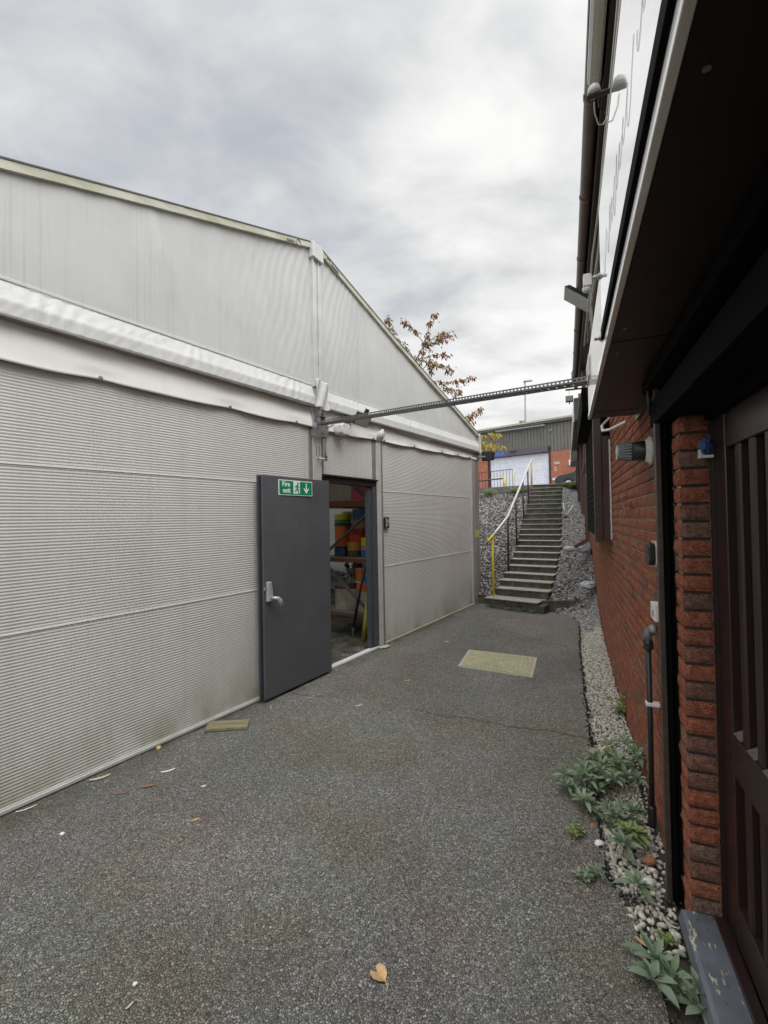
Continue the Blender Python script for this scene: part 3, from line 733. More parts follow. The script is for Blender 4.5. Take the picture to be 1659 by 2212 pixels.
# rake beam
m_ = MB()
S = [-1.98, 0, .92, 2.79, 4.47, 7.58]
for a, b in zip(S, S[1:]):
    za, zb = roofz(a), roofz(b)
    m_.hexa([(a, -.05, za - .072), (b, -.05, zb - .072), (b, .06, zb - .072), (a, .06, za - .072)], [(a, -.05, za - .014), (b, -.05, zb - .014), (b, .06, zb - .014), (a, .06, za - .014)])
mk('roof_beam', m_, 'roof_beam_algae', mq)
m_ = MB()
for a, b in zip(S, S[1:]):
    za, zb = roofz(a), roofz(b)
    m_.hexa([(a, -.056, za - .013), (b, -.056, zb - .013), (b, .02, zb - .013), (a, .02, za - .013)], [(a, -.056, za - .003), (b, -.056, zb - .003), (b, .02, zb - .003), (a, .02, za - .003)])
mk('roof_seal', m_, 'seal_grey', mq)
for s_, L_ in ((2.50, .17), (2.98, .22)):
    zr = roofz(s_)
    m_ = MB(); m_.tube([(s_ + .035 * math.cos(a) , -.056, zr - .055 + .03 * math.sin(a)) for a in np.linspace(0, 2 * math.pi, 14)], .004, 6)
    sg = -1 if s_ < 2.79 else 1
    m_.bar((s_ + sg * .06, -.056, roofz(s_ + sg * .06) - .05), (s_ + sg * (.06 + L_ * .6), -.056, roofz(s_ + sg * (.06 + L_ * .6)) - .05), .006, .02)
    mk('eye_fitting', m_, 'aluminium_dark', mq, smooth=False)
# band over the eaves-level beam
def band(s0, s1):
    m = MB(); prof = [(-.014, 3.130), (-.026, 3.098), (-.038, 3.066), (-.050, 3.034), (-.0655, 3.0), (-.067, 2.95), (-.070, 2.905), (-.03, 2.907)]
    n = int((s1 - s0) / .012)
    def f(u, v):
        s = s0 + (s1 - s0) * u; i = v * (len(prof) - 1); k = min(int(i), len(prof) - 2); t = i - k
        y = prof[k][0] * (1 - t) + prof[k + 1][0] * t; z = prof[k][1] * (1 - t) + prof[k + 1][1] * t
        z += .012 * max(0, s) / 2.7 + (0.02 * max(0, s - 2.79) / 4.7)
        amp = (.0026 if .1 < v < .60 else (.0012 if v <= .82 else .0003)) * (.15 + abs(noise.noise(Vector((s * 1.9, 5, 0)))) * 2.4)
        y -= amp * math.sin(s * 66 + v * 7 + 4 * noise.noise(Vector((s * 4, v, 1)))) + .0028 * noise.noise(Vector((s * 30 + v * 9, v * 2, 7)))
        return (s, y, z)
    m.grid(f, n, 21); return m
mk('band_cover', band(-1.95, 2.72), 'band_fabric', mq, smooth=True)
for a, b, dz in ((-1.95, 2.72, .006), (2.86, 7.56, .016)):
    m_ = MB(); m_.hexa([(a, -.022, 3.126), (b, -.022, 3.126 + dz * 2), (b, -.005, 3.126 + dz * 2), (a, -.005, 3.126)], [(a, -.022, 3.148), (b, -.022, 3.148 + dz * 2), (b, -.005, 3.148 + dz * 2), (a, -.005, 3.148)]); mk('keder_strip', m_, 'band_fabric', mq, bevel=.004)
mk('band_cover', band(2.86, 7.56), 'band_fabric', mq, smooth=True)
m_ = MB()
def cloth_cap(u, v):
    s = 2.70 + .20 * u; z = 3.20 - .31 * v
    return (s, -.088 - .012 * math.sin(u * 9 + v * 5) - .008 * math.sin(u * 23 - v * 9) - .01 * v, z + .012 * math.sin(u * 6))
m_.grid(cloth_cap, 24, 24); mk('corner_flap', m_, 'band_fabric', mq, smooth=True, solid=.003)
m_ = MB(); m_.box(-1.95, 2.71, -.086, -.02, 2.895, 2.903); mk('band_rail', m_, 'aluminium_dark', mq)
m_ = MB(); m_.add([(2.90, -.086, 2.908), (7.56, -.086, 2.93), (7.56, -.02, 2.93), (2.90, -.02, 2.908), (2.90, -.086, 2.916), (7.56, -.086, 2.938), (7.56, -.02, 2.938), (2.90, -.02, 2.916)], [(0, 3, 2, 1), (4, 5, 6, 7), (0, 1, 5, 4), (1, 2, 6, 5), (2, 3, 7, 6), (3, 0, 4, 7)]); mk('band_rail', m_, 'aluminium_dark', mq)
# skirt below the band, pulled in by its bolts
BL = [-1.2, -.35, .55, 1.62, 2.45]; BRt = [3.15, 3.86, 4.12, 4.95, 5.9, 6.55, 7.1]
def skirt(s0, s1, bl, zb0, zb1):
    m = MB()
    def f(u, v):
        s = s0 + (s1 - s0) * u; zb = zb0 + (zb1 - zb0) * u
        nd = min(abs(s - b) for b in bl)
        pull = math.exp(-(nd / .16) ** 2)
        y = -.012 - .034 * v ** 1.5 * (1 - .35 * pull)
        y -= .007 * noise.noise(Vector((s * 2.2, v * 2, 4))) + .004 * pull * math.sin(v * 12)
        z = 2.915 + (zb - 2.915) * v + .014 * pull * v - .012 * (1 - pull) * v * noise.noise(Vector((s * 1.7, 0, 3)))
        return (s, y, z)
    m.grid(f, int((s1 - s0) / .02), 16); return m
mk('skirt_flap', skirt(-1.95, 2.70, BL, 2.625, 2.675), 'skirt_fabric', mq, smooth=True, solid=.003)
mk('skirt_flap', skirt(2.87, 7.56, BRt, 2.665, 2.80), 'skirt_fabric', mq, smooth=True, solid=.003)
for b in BL + BRt:
    zb = (2.625 + (b + 1.95) / 4.65 * .05) if b < 2.8 else (2.665 + (b - 2.87) / 4.7 * .135)
    m_ = MB(); m_.lathe((b, -.030, zb + .022), [(.016, -.012), (.016, -.006), (.009, .0)][::-1], 12, 'y'); m_.lathe((b, -.042, zb + .022), [(.007, -.012), (.007, 0)], 6, 'y')
    mk('bolt', m_, 'aluminium_dark', mq)
m_ = MB(); m_.add([(3.90, -.075, 2.80), (4.0, -.10, 2.86), (4.09, -.075, 2.80), (3.93, -.035, 2.70), (4.06, -.035, 2.70)], [(0, 3, 1), (1, 3, 4), (1, 4, 2)]); mk('skirt_fold', m_, 'skirt_fabric', mq, solid=.004, smooth=True)
# roof and hidden walls
m_ = MB(); m_.grid(lambda u, v: ((-1.95 + 4.74 * u), -.04 + 15 * v, roofz(-1.95 + 4.74 * u) - .0), 12, 30); m_.grid(lambda u, v: (2.79 + 4.79 * u, -.04 + 15 * v, roofz(min(7.56, 2.79 + 4.79 * u))), 12, 30)
mk('roof', m_, 'roof_fabric', mq, smooth=False, solid=.004)
m_ = MB(); m_.box(-1.97, -1.93, .13, 14.9, 0, 3.2); mk('side_wall', m_, 'roof_fabric', mq)
m_ = MB(); m_.box(7.52, 7.56, .26, 14.9, 0, 3.3); mk('side_wall', m_, 'roof_fabric', mq)
m_ = MB(); m_.prism([(-1.93, 0), (7.5, 0), (7.5, 3.25), (2.79, 4.68), (-1.93, 3.2)], 'y', 14.9, 14.94); mk('end_wall', m_, 'roof_fabric', mq)
m_ = MB()   # eave cover at the corner
m_.grid(lambda u, v: (7.566 + .03 * math.sin(math.pi * v), -.08 + 1.2 * u, 3.32 - .42 * v + .01 * math.sin(u * 30)), 20, 10); mk('eave_cover', m_, 'band_fabric', mq, smooth=True, solid=.003)
# door surround
m_ = MB(); m_.box(2.90, 3.943, -.02, .06, 2.095, 2.165); m_.box(2.86, 3.943, -.05, .0, 2.166, 2.186); mk('door_head', m_, 'black_plastic', mq, bevel=.003)
m_ = MB(); m_.box(3.862, 3.944, -.022, .06, .02, 2.094); m_.box(3.80, 3.861, .012, .075, .02, 2.094); mk('door_jamb', m_, 'frame_grey', mq, bevel=.004)
for z in (.12, .95, 1.55, 2.0): m_ = MB(); m_.lathe((3.905, -.0225, z), [(.010, -.003), (.010, .001)], 10, 'y'); mk('screw_cap', m_, 'black_rubber', mq)
m_ = MB(); m_.box(2.853, 2.90, -.02, .06, .02, 2.094); mk('door_jamb', m_, 'frame_grey', mq, bevel=.004)
m_ = MB(); m_.box(2.90, 3.93, -.035, -.005, .0, .022); m_.box(2.90, 3.93, .0, .06, .0, .012); mk('threshold', m_, 'joint_white', mq, bevel=.003)

# open fire door leaf
fd = thing('fire_exit_door', 'dark grey fire exit door leaf standing wide open against the marquee', 'door', FL, (2.86, -.09, .02))
m_ = MB()
def leaf(x0, x1, y0, y1, z0, z1): m_.box(x0, x1, y0, y1, z0, z1)
sl = lambda s: -.118 + (s - 1.89) * .0125      # the leaf stands slightly off parallel
m_.hexa([(1.905, sl(1.905), .028), (2.872, sl(2.872), .028), (2.872, sl(2.872) + .022, .028), (1.905, sl(1.905) + .022, .028)],
        [(1.905, sl(1.905), 2.105), (2.872, sl(2.872), 2.105), (2.872, sl(2.872) + .022, 2.105), (1.905, sl(1.905) + .022, 2.105)])
mk('door_leaf', m_, 'door_grey', fd, bevel=.003)
m_ = MB()
m_.hexa([(1.885, sl(1.9) + .040, .028), (2.86, sl(2.86) + .040, .028), (2.86, sl(2.86) + .058, .028), (1.885, sl(1.9) + .058, .028)],
        [(1.885, sl(1.9) + .040, 2.105), (2.86, sl(2.86) + .040, 2.105), (2.86, sl(2.86) + .058, 2.105), (1.885, sl(1.9) + .058, 2.105)])
mk('outer_skin', m_, 'door_edge', fd, bevel=.002)
m_ = MB()
m_.hexa([(1.915, sl(1.9) + .0225, .035), (2.86, sl(2.86) + .0225, .035), (2.86, sl(2.86) + .0395, .035), (1.915, sl(1.9) + .0395, .035)],
        [(1.915, sl(1.9) + .0225, 2.10), (2.86, sl(2.86) + .0225, 2.10), (2.86, sl(2.86) + .0395, 2.10), (1.915, sl(1.9) + .0395, 2.10)])
mk('door_seal', m_, 'black_rubber', fd)
m_ = MB(); m_.prism([(1.925, .93), (1.985, .93), (1.992, .99), (1.975, 1.112), (1.928, 1.115)], 'y', sl(1.95) - .035, sl(1.95))
pad = mk('latch_box', m_, 'silver_paint', fd, bevel=.008)
m_ = MB(); m_.box(1.902, 1.93, sl(1.9) - .018, sl(1.9), 1.03, 1.065); sub('latch', m_, 'aluminium_dark', pad, fd, bevel=.003)
m_ = MB(); m_.tube([(1.965, sl(1.95) - .035, .965), (1.972, sl(1.95) - .075, .965), (2.0, sl(1.95) - .085, .958), (2.028, sl(1.95) - .085, .93), (2.045, sl(1.95) - .085, .885)], [.013, .014, .018, .021, .020], 10)
lv = sub('lever', m_, 'silver_paint', pad, fd, smooth=True)
m_ = MB(); m_.hexa([(2.018, sl(2) - .104, .925), (2.040, sl(2) - .104, .930), (2.040, sl(2) - .098, .930), (2.018, sl(2) - .098, .925)], [(2.028, sl(2) - .104, .880), (2.056, sl(2) - .104, .886), (2.056, sl(2) - .098, .886), (2.028, sl(2) - .098, .880)])
sub('push_sticker', m_, 'sign_green', pad, fd)
# fire exit sign screwed to the leaf
ys = sl(2.3) - .004
fs_ = thing('fire_exit_sign', 'green and white Fire exit sign with running man and down arrow on the open door', 'sign', FL, (2.105, ys, 1.925))
W_, Hh = .476, .150
x0, z0 = 2.105, 1.925
m_ = MB(); m_.box(x0, x0 + W_, ys - .004, ys + .001, z0, z0 + Hh); mk('backing', m_, 'sign_white', fs_, bevel=.001)
m_ = MB(); m_.box(x0 + .009, x0 + .197, ys - .0055, ys - .0042, z0 + .008, z0 + Hh - .008); m_.box(x0 + .292, x0 + W_ - .009, ys - .0055, ys - .0042, z0 + .008, z0 + Hh - .008)
m_.box(x0 + .1975, x0 + .2915, ys - .0055, ys - .0042, z0 + .008, z0 + .020); mk('green_field', m_, 'sign_green', fs_)
def text(body, size, x, z, y, mat, root, fr, off=.0, align='LEFT', sx=1):
    cu = bpy.data.curves.new('lettering', 'FONT'); cu.body = body; cu.size = size; cu.offset = off; cu.extrude = .0006; cu.align_x = align
    tmp = bpy.data.objects.new('tmp', cu); col.objects.link(tmp); dg = bpy.context.evaluated_depsgraph_get(); dg.update()
    me = bpy.data.meshes.new_from_object(tmp.evaluated_get(dg)); bpy.data.objects.remove(tmp); me.materials.clear(); me.materials.append(MT[mat])
    o = bpy.data.objects.new('lettering', me); col.objects.link(o)
    if root: o.parent = root.ob; o.location = Vector((x, y, z)) - root.base
    o.rotation_euler = (math.pi / 2, 0, 0); o.scale = (sx, 1, 1); return o
text('Fire', .068, x0 + .045, z0 + .087, ys - .0062, 'sign_white', fs_, FL, .0016)
text('exit', .068, x0 + .052, z0 + .026, ys - .0062, 'sign_white', fs_, FL, .0016)
m_ = MB()
def blob(pts, y=ys - .0062): m_.prism([(x0 + a, z0 + b) for a, b in pts], 'y', y - .0005, y + .0004)
# running figure
m_.prism([(x0 + .262 + .0105 * math.cos(t), z0 + .121 + .0105 * math.sin(t)) for t in np.linspace(0, 2 * math.pi, 17)[:-1]], 'y', ys - .0067, ys - .0058)
blob([(.246, .109), (.262, .106), (.262, .074), (.244, .070), (.238, .088)])
blob([(.262, .105), (.286, .082), (.282, .077), (.262, .094)])
blob([(.246, .108), (.226, .096), (.222, .076), (.228, .075), (.232, .090), (.248, .098)])
blob([(.246, .074), (.262, .072), (.277, .050), (.272, .026), (.263, .027), (.266, .047), (.252, .060)])
blob([(.244, .072), (.256, .066), (.240, .044), (.212, .040), (.212, .049), (.234, .053)])
blob([(.263, .028), (.284, .020), (.284, .026), (.270, .034)])
mk('running_figure', m_, 'sign_green', fs_)
m_ = MB(); cx = x0 + .383
blobw = [(-.008, .128), (.008, .128), (.008, .058), (.030, .082), (.040, .072), (0, .022), (-.040, .072), (-.030, .082), (-.008, .058)]
m_.add([(cx + a, ys - .0066, z0 + b) for a, b in blobw], [(0, 8, 5), (0, 5, 2), (0, 2, 1), (8, 7, 6), (8, 6, 5), (2, 5, 4), (2, 4, 3)]); mk('arrow', m_, 'sign_white', fs_)

# fixtures on the marquee
kp = thing('door_keypad', 'small black intercom keypad with green label right of the fire door', 'keypad', FL, (4.15, -.005, 1.55))
m_ = MB(); m_.box(4.11, 4.205, -.045, -.006, 1.545, 1.70); mk('housing', m_, 'black_plastic', kp, bevel=.012)
m_ = MB(); m_.box(4.14, 4.175, -.049, -.0455, 1.62, 1.67); m_.box(4.14, 4.17, -.049, -.0455, 1.585, 1.605); simple('label_lime', (.42, .48, .10), .5); mk('label_plate', m_, 'label_lime', kp)
m_ = MB(); m_.box(4.115, 4.13, -.048, -.0455, 1.56, 1.69); mk('edge_strip', m_, 'silver_paint', kp)

wb = thing('junction_box', 'weathered white junction box under the skirt beside the marquee floodlight', 'box', FL, (3.2, -.03, 2.63))
m_ = MB(); m_.prism([(3.055, 2.67), (3.075, 2.65), (3.19, 2.65), (3.21, 2.67), (3.21, 2.75), (3.19, 2.775), (3.075, 2.775), (3.055, 2.75)], 'y', -.165, -.05); mk('enclosure', m_, 'dirty_white', wb, bevel=.008)
m_ = MB(); m_.tube([(3.21, -.10, 2.71), (3.24, -.11, 2.70), (3.26, -.12, 2.75), (3.24, -.13, 2.83), (3.27, -.15, 2.87)], .007, 8); mk('cable', m_, 'cable_black', wb, smooth=True)

fl = thing('floodlight', 'black floodlight tilted down over the marquee fire door', 'floodlight', FL, (3.42, -.05, 2.82))
c0 = Vector((3.35, -.23, 2.85)); ax = Vector((.10, -.03, -.02)); nrm = Vector((-.25, -.75, -.60)).normalized(); ax = (ax - nrm * ax.dot(nrm)).normalized(); ay = nrm.cross(ax).normalized()
m_ = MB(); m_.obox(c0, ax * .105, ay * .075, nrm * .018); mk('lamp_body', m_, 'black_plastic', fl, bevel=.006)
m_ = MB(); m_.obox(c0 + nrm * .0195, ax * .093, ay * .064, nrm * .0015); simple('lamp_front', (.42, .38, .36), .35, var=.1); mk('lamp_glass', m_, 'lamp_front', fl)
m_ = MB()
for k in range(-4, 5): m_.obox(c0 - nrm * .032 + ax * k * .022, ax * .003, ay * .07, nrm * .011)
mk('heat_sink', m_, 'black_plastic', fl)
m_ = MB(); m_.bar(c0 - nrm * .04, (3.30, -.07, 2.88), .02, .02); m_.box(3.27, 3.33, -.09, -.03, 2.83, 2.90); m_.obox(c0 + ay * .11 - nrm * .0, ax * .018, ay * .03, nrm * .02); mk('bracket', m_, 'black_plastic', fl, bevel=.003)

sp_ = thing('corner_speaker', 'black horn-shaped floodlight fixed to the far corner of the marquee', 'floodlight', FL, (7.5, -.06, 2.80))
m_ = MB()
m_.hexa([(7.56, -.30, 2.77), (7.74, -.30, 2.80), (7.74, -.06, 2.80), (7.56, -.10, 2.77)], [(7.56, -.30, 2.97), (7.74, -.32, 2.95), (7.74, -.05, 2.95), (7.56, -.10, 2.97)])
mk('lamp_body', m_, 'black_plastic', sp_, bevel=.02)
m_ = MB(); m_.bar((7.56, -.18, 2.86), (7.50, -.02, 2.86), .03, .03); m_.box(7.44, 7.56, -.05, -.031, 2.80, 2.93); mk('bracket', m_, 'steel_grey', sp_)

hk = thing('cable_bracket', 'galvanised perforated bracket clamped to the gable post carrying the cable tray', 'bracket', FL, (2.78, -.05, 2.56))
def perf_plate(nx, ny, lx, ly, holes):
    """plate in x,y with cells left out"""
    m = MB(); 
    for j in range(ny):
        for i in range(nx):
            if (i, j) in holes: continue
            m.add([(lx * i / nx, ly * j / ny, 0), (lx * (i + 1) / nx, ly * j / ny, 0), (lx * (i + 1) / nx, ly * (j + 1) / ny, 0), (lx * i / nx, ly * (j + 1) / ny, 0)], [(0, 1, 2, 3)])
    return m
hs = set()
for i in range(1, 15, 2):
    for j in (1, 2, 6, 7): hs.add((i, j))
for i in (4, 10): hs.add((i, 4))
pp = perf_plate(15, 9, .19, .14, hs)
m_ = MB(); m_.add([(2.69 + x, -.10, 2.585 + y) for x, y, _ in pp.v], pp.f); mk('perforated_plate', m_, 'galvanised', hk, solid=.002)
m_ = MB(); m_.box(2.685, 2.69, -.10, -.025, 2.585, 2.725); m_.box(2.88, 2.885, -.10, -.025, 2.585, 2.725); m_.box(2.74, 2.76, -.10, -.024, 2.725, 2.86); m_.box(2.82, 2.835, -.10, -.024, 2.725, 2.86); m_.box(2.72, 2.86, -.12, -.05, 2.80, 2.806)
mk('side_flange', m_, 'galvanised', hk)
m_ = MB(); m_.tube([(2.89, -.06, 2.60), (2.886, -.05, 2.45), (2.884, -.05, 2.36)], .011, 8); m_.tube([(2.86, -.05, 2.64), (2.90, -.08, 2.70), (2.95, -.12, 2.74)], .009, 8); mk('cable', m_, 'aluminium_dark', hk, smooth=True)
pk = thing('post_handle', 'small steel lever handle on the gable post above the fire door', 'handle', FL, (2.80, -.03, 2.34))
m_ = MB(); m_.tube([(2.795, -.022, 2.36), (2.80, -.06, 2.35), (2.83, -.075, 2.345), (2.875, -.07, 2.35)], .011, 10); mk('lever', m_, 'silver_paint', pk, smooth=True)
m_ = MB(); m_.tube([(2.872, -.07, 2.335), (2.876, -.07, 2.385)], .014, 8); mk('end_cap', m_, 'black_plastic', pk, smooth=True)
m_ = MB(); m_.box(2.765, 2.773, -.026, -.0225, 2.38, 2.48); m_.box(2.81, 2.818, -.026, -.0225, 2.385, 2.49); mk('slot', m_, 'aluminium_dark', pk)

# ---------------------------------------------------------------- inside the marquee: rack, tubs, tools
rk = thing('pallet_rack', 'tall storage rack with grey braces and orange beams inside the marquee doorway', 'rack', FL, (4.12, .6, 0))
m_ = MB(); m_.box(4.10, 4.18, .17, .23, 0, 2.6); mk('upright', m_, 'rack_green', rk)
m_ = MB(); m_.box(4.10, 4.18, 1.13, 1.19, 0, 2.6); mk('upright', m_, 'rack_green', rk)
for a, b in (((.24, 1.765), (1.13, 1.10)), ((.56, 2.18), (.22, 1.93)), ((1.13, 1.12), (.24, .39)), ((.22, 1.93), (.9, 2.45))):
    m_ = MB(); m_.bar((4.115, a[0], a[1]), (4.115, b[0], b[1]), .03, .042, (1, 0, 0)); mk('brace', m_, 'rack_green', rk, bevel=.003)
for z, h_, mt_ in ((1.95, .10, 'rack_orange'), (1.135, .07, 'rack_orange'), (.36, .055, 'rack_green')):
    m_ = MB(); m_.box(4.125, 4.17, .235, 1.125, z - h_, z - .012); m_.box(4.14, 6.5, .22, .26, z - h_, z - .02); m_.box(4.14, 6.5, 1.10, 1.14, z - h_, z - .02); mk('beam', m_, mt_, rk)
    m_ = MB(); m_.box(4.13, 6.5, .20, 1.16, z - .012, z); mk('shelf_board', m_, 'board', rk)
    if z == .36:
        m_ = MB(); m_.box(4.14, 6.4, .21, 1.15, z - .10, z - .06); mk('beam', m_, 'rack_orange', rk)
def tub(y0, y1, z0, z1, mat, label, lid=None, dx=0, taper=.97, shape='tub', lidh=.016):
    r = (y1 - y0) / 2; cy = (y0 + y1) / 2; cx_ = 4.19 + r + dx
    t = thing('tub' if shape == 'tub' else 'box', label, 'tub' if shape == 'tub' else 'box', FL, (cx_, cy, z0), 'stores on the marquee rack')
    m = MB()
    if shape == 'tub':
        m.lathe((cx_, cy, 0), [(r * taper, z0 + .002), (r * .99, z1 - (lidh if lid else 0))], 26); mk('body', m, mat, t, smooth=False, bevel=0)
        if lid:
            m = MB(); m.lathe((cx_, cy, 0), [(r * 1.02, z1 - lidh), (r * 1.02, z1 - .002)], 26); mk('lid', m, lid, t)
    else:
        m.box(cx_ - r * .8, cx_ + r * .8, y0, y1, z0 + .002, z1 - .002 - (.02 if lid else 0)); mk('body', m, mat, t, bevel=.006)
        if lid:
            m = MB(); m.box(cx_ - r * .82, cx_ + r * .82, y0 - .004, y1 + .004, z1 - .022, z1 - .002); mk('lid', m, lid, t, bevel=.004)
    return t
tub(.26, .60, 1.95, 2.20, 'tub_pink', 'bright pink crate under the rack brace on the top shelf', 'tub_red', shape='box')
tub(.215, .30, 1.95, 2.12, 'tub_cream', 'cream carton at the right end of the top shelf', None, shape='box')
tub(.62, 1.12, 1.95, 2.34, 'sack_beige', 'big beige sack-covered bale on the top shelf left of the pink crate', None, shape='box')
tub(.25, .49, 1.30, 1.415, 'tub_yellow', 'lime yellow tub topmost of its stack beside the door jamb', None)
t_ = tub(.26, .49, 1.235, 1.30, 'tub_lilac', 'flat lilac tub directly under the lime yellow tub', None)
tub(.26, .49, 1.137, 1.235, 'tub_blue', 'sky blue tub at the bottom under the lilac tub', None)
tub(.205, .28, 1.137, 1.205, 'tub_magenta', 'small magenta box on the shelf edge by the jamb', None, dx=-.03, shape='box')
tub(.51, .73, 1.23, 1.355, 'tub_amber', 'amber tub with red label in the middle stack', None)
tub(.52, .73, 1.137, 1.23, 'tub_olive', 'dark olive tub below the amber tub', None)
tub(.47, .72, 1.355, 1.455, 'tub_red', 'scarlet tub resting on the amber tub', None, dx=.02)
tub(.42, .68, 1.455, 1.545, 'tub_darkred', 'dark red tub resting on the scarlet tub', None, dx=.03)
tub(.40, .64, 1.545, 1.66, 'tub_tan', 'pinkish tan tub under the large dark blue tub', None, dx=.04)
tub(.36, .68, 1.66, 1.825, 'tub_navy', 'large dark blue tub just below the upper beam', 'tub_navy', dx=.04)
tub(.74, .93, 1.137, 1.285, 'tub_navy', 'dull blue wrapped bundle at the left end of the middle shelf', None, shape='box')
tub(.74, .96, 1.285, 1.58, 'tub_orange', 'tall rust orange drum above the dull blue bundle', None, lidh=.01)
tub(.72, .98, 1.58, 1.625, 'tub_navy', 'flat navy lid on the rust orange drum', None)
tub(.73, .97, 1.625, 1.675, 'tub_green', 'flat green tub between navy lid and yellow tub', None)
tub(.72, .97, 1.675, 1.755, 'tub_yellow', 'yellow tub topmost of the left stack', None)
tub(.215, .33, 1.42, 1.60, 'tub_darkred', 'dark red carton behind the lime yellow stack', None, dx=.30, shape='box')
tub(.26, .46, .895, 1.04, 'tub_purple', 'purple tub with pale rim on the blue tub', 'lid_white', lidh=.008)
tub(.26, .46, .775, .895, 'tub_royal', 'royal blue tub with pale rim under the purple tub', 'lid_white', lidh=.008)
tub(.44, .62, .80, .975, 'tub_orange', 'orange tub with white rim left of the purple tub', 'lid_white', dx=.05, lidh=.01)
tub(.255, .62, .655, .79, 'tub_orange', 'wide orange tub standing on the white bucket', 'lid_white', dx=.0, lidh=.012)
tub(.63, 1.02, .36, .70, 'tub_cream', 'dirty white bucket with maroon lid on the bottom shelf', 'tub_purple', lidh=.03)
tub(.25, .60, .36, .655, 'tub_cream', 'dirty white bucket under the wide orange tub', None)
tub(.66, 1.05, 1.137, 1.62, 'tub_tan', 'tall tan carton at the back of the middle shelf behind the rust orange drum', None, dx=.42, shape='box')
tub(.70, 1.10, 1.622, 1.80, 'tub_cream', 'cream carton on top of the tall tan carton at the back', None, dx=.40, shape='box')
tub(.30, .64, 1.137, 1.50, 'tub_darkred', 'maroon carton at the back behind the amber and olive tubs', None, dx=.55, shape='box')
tub(.32, .60, 1.502, 1.72, 'tub_olive', 'dull olive box on top of the maroon carton at the back', None, dx=.58, shape='box')
tub(.62, 1.10, .36, .90, 'sack_beige', 'beige wrapped bale at the back of the bottom shelf', None, dx=.50, shape='box')
tub(.22, .60, .36, .84, 'tub_navy', 'dark blue crate at the back of the bottom shelf behind the white bucket', None, dx=.60, shape='box')
m_ = MB()
for i in range(26):
    a = random.random(); c_ = Vector((4.5 + random.random() * .3, .66 + random.random() * .42, .72 + random.random() * .34))
    m_.obox(c_, Vector((random.uniform(-.06, .06), random.uniform(-.05, .05), .03)), Vector((.02, .03, random.uniform(-.02, .02))), Vector((.012, -.01, .02)))
simple('scrap', (.20, .17, .12), .7, var=.5, nscale=30)
tag(mk('scrap_heap', m_, 'scrap', fr=FL, base=(4.5, .8, .70)), 'jumble of small brown and cream scraps above the maroon-lidded bucket', 'scraps')
bk = MB(); bk.box(5.6, 5.64, .2, 3.0, 0, 2.5)
m_ = MB(); m_.tube([(4.13, .545, .16), (3.92, .16, 1.10)], .018, 10); 
sv = thing('digging_bar', 'long black bar with a flattened grey tip leaning on the door jamb', 'tool', FL, (4.15, .56, 0))
mk('shaft', m_, 'black_plastic', sv, smooth=True)
m_ = MB(); m_.hexa([(4.155, .575, .0), (4.158, .565, .0), (4.150, .560, .0), (4.147, .570, .0)], [(4.15, .57, .17), (4.14, .52, .18), (4.115, .52, .18), (4.12, .57, .17)]); mk('tip', m_, 'steel_grey', sv)
m_ = MB(); m_.tube([(4.08, .335, .0), (4.06, .22, .62)], .036, 14)
tag(mk('yellow_tube', m_, 'pole_yellow', fr=FL, base=(4.08, .33, 0), smooth=True), 'scuffed yellow tube standing inside the doorway against the jamb', 'tube')

# ---------------------------------------------------------------- brick building (FR frame, +y is outside)
bb = thing('brick_building', 'red rustic brick building with dark brown joinery and deep fascia boxes', 'building', FR, (5, 0, 0))
CO = .0718; Z0 = 1.718 - 25 * CO
def bricks(m, sa, sb, zlo, zhi, y=0.0, depth=.09):
    k0 = int(math.floor((zlo - Z0) / CO)); k1 = int(math.ceil((zhi - Z0) / CO))
    for k in range(k0, k1):
        z0 = Z0 + k * CO + .0062; z1 = Z0 + (k + 1) * CO - .0062
        if z1 > zhi + .03: continue
        s = sa - (.1125 if k % 2 else 0)
        while s < sb:
            a = max(s + .003, sa); b = min(s + .225 - .003, sb); s += .225
            if b - a < .03: continue
            t = random.random(); j = random.uniform(-.0025, .0025)
            # rough-faced brick: subdivided front
            nx, nz = (5, 3) if a < 6 else (2, 1)
            vs = []; fs = []
            for q in range(nz + 1):
                for p in range(nx + 1):
                    x_ = a + (b - a) * p / nx; z_ = z0 + (z1 - z0) * q / nz
                    ed = (p in (0, nx)) or (q in (0, nz))
                    vs.append((x_, y + j - (.004 if ed else 0) + (0 if ed else random.uniform(-.002, .003)), z_ + (random.uniform(-.0012, .0012) if nx > 2 else 0)))
            for q in range(nz):
                for p in range(nx):
                    i0 = q * (nx + 1) + p; fs.append((i0 + 1, i0, i0 + nx + 1, i0 + nx + 2))
            m.add(vs, fs, t)
            yf = y + j - .004; yb = y - depth
            m.add([(a, yf, z0), (b, yf, z0), (b, yb, z0), (a, yb, z0), (a, yf, z1), (b, yf, z1), (b, yb, z1), (a, yb, z1)], [(0, 1, 2, 3), (4, 7, 6, 5), (1, 5, 6, 2), (0, 3, 7, 4)], t)
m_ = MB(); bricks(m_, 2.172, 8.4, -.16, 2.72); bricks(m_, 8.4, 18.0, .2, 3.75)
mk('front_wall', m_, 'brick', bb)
m_ = MB(); m_.box(2.182, 18.0, -.30, -.0145, -.16, 3.9); mk('mortar_bed', m_, 'mortar', bb)
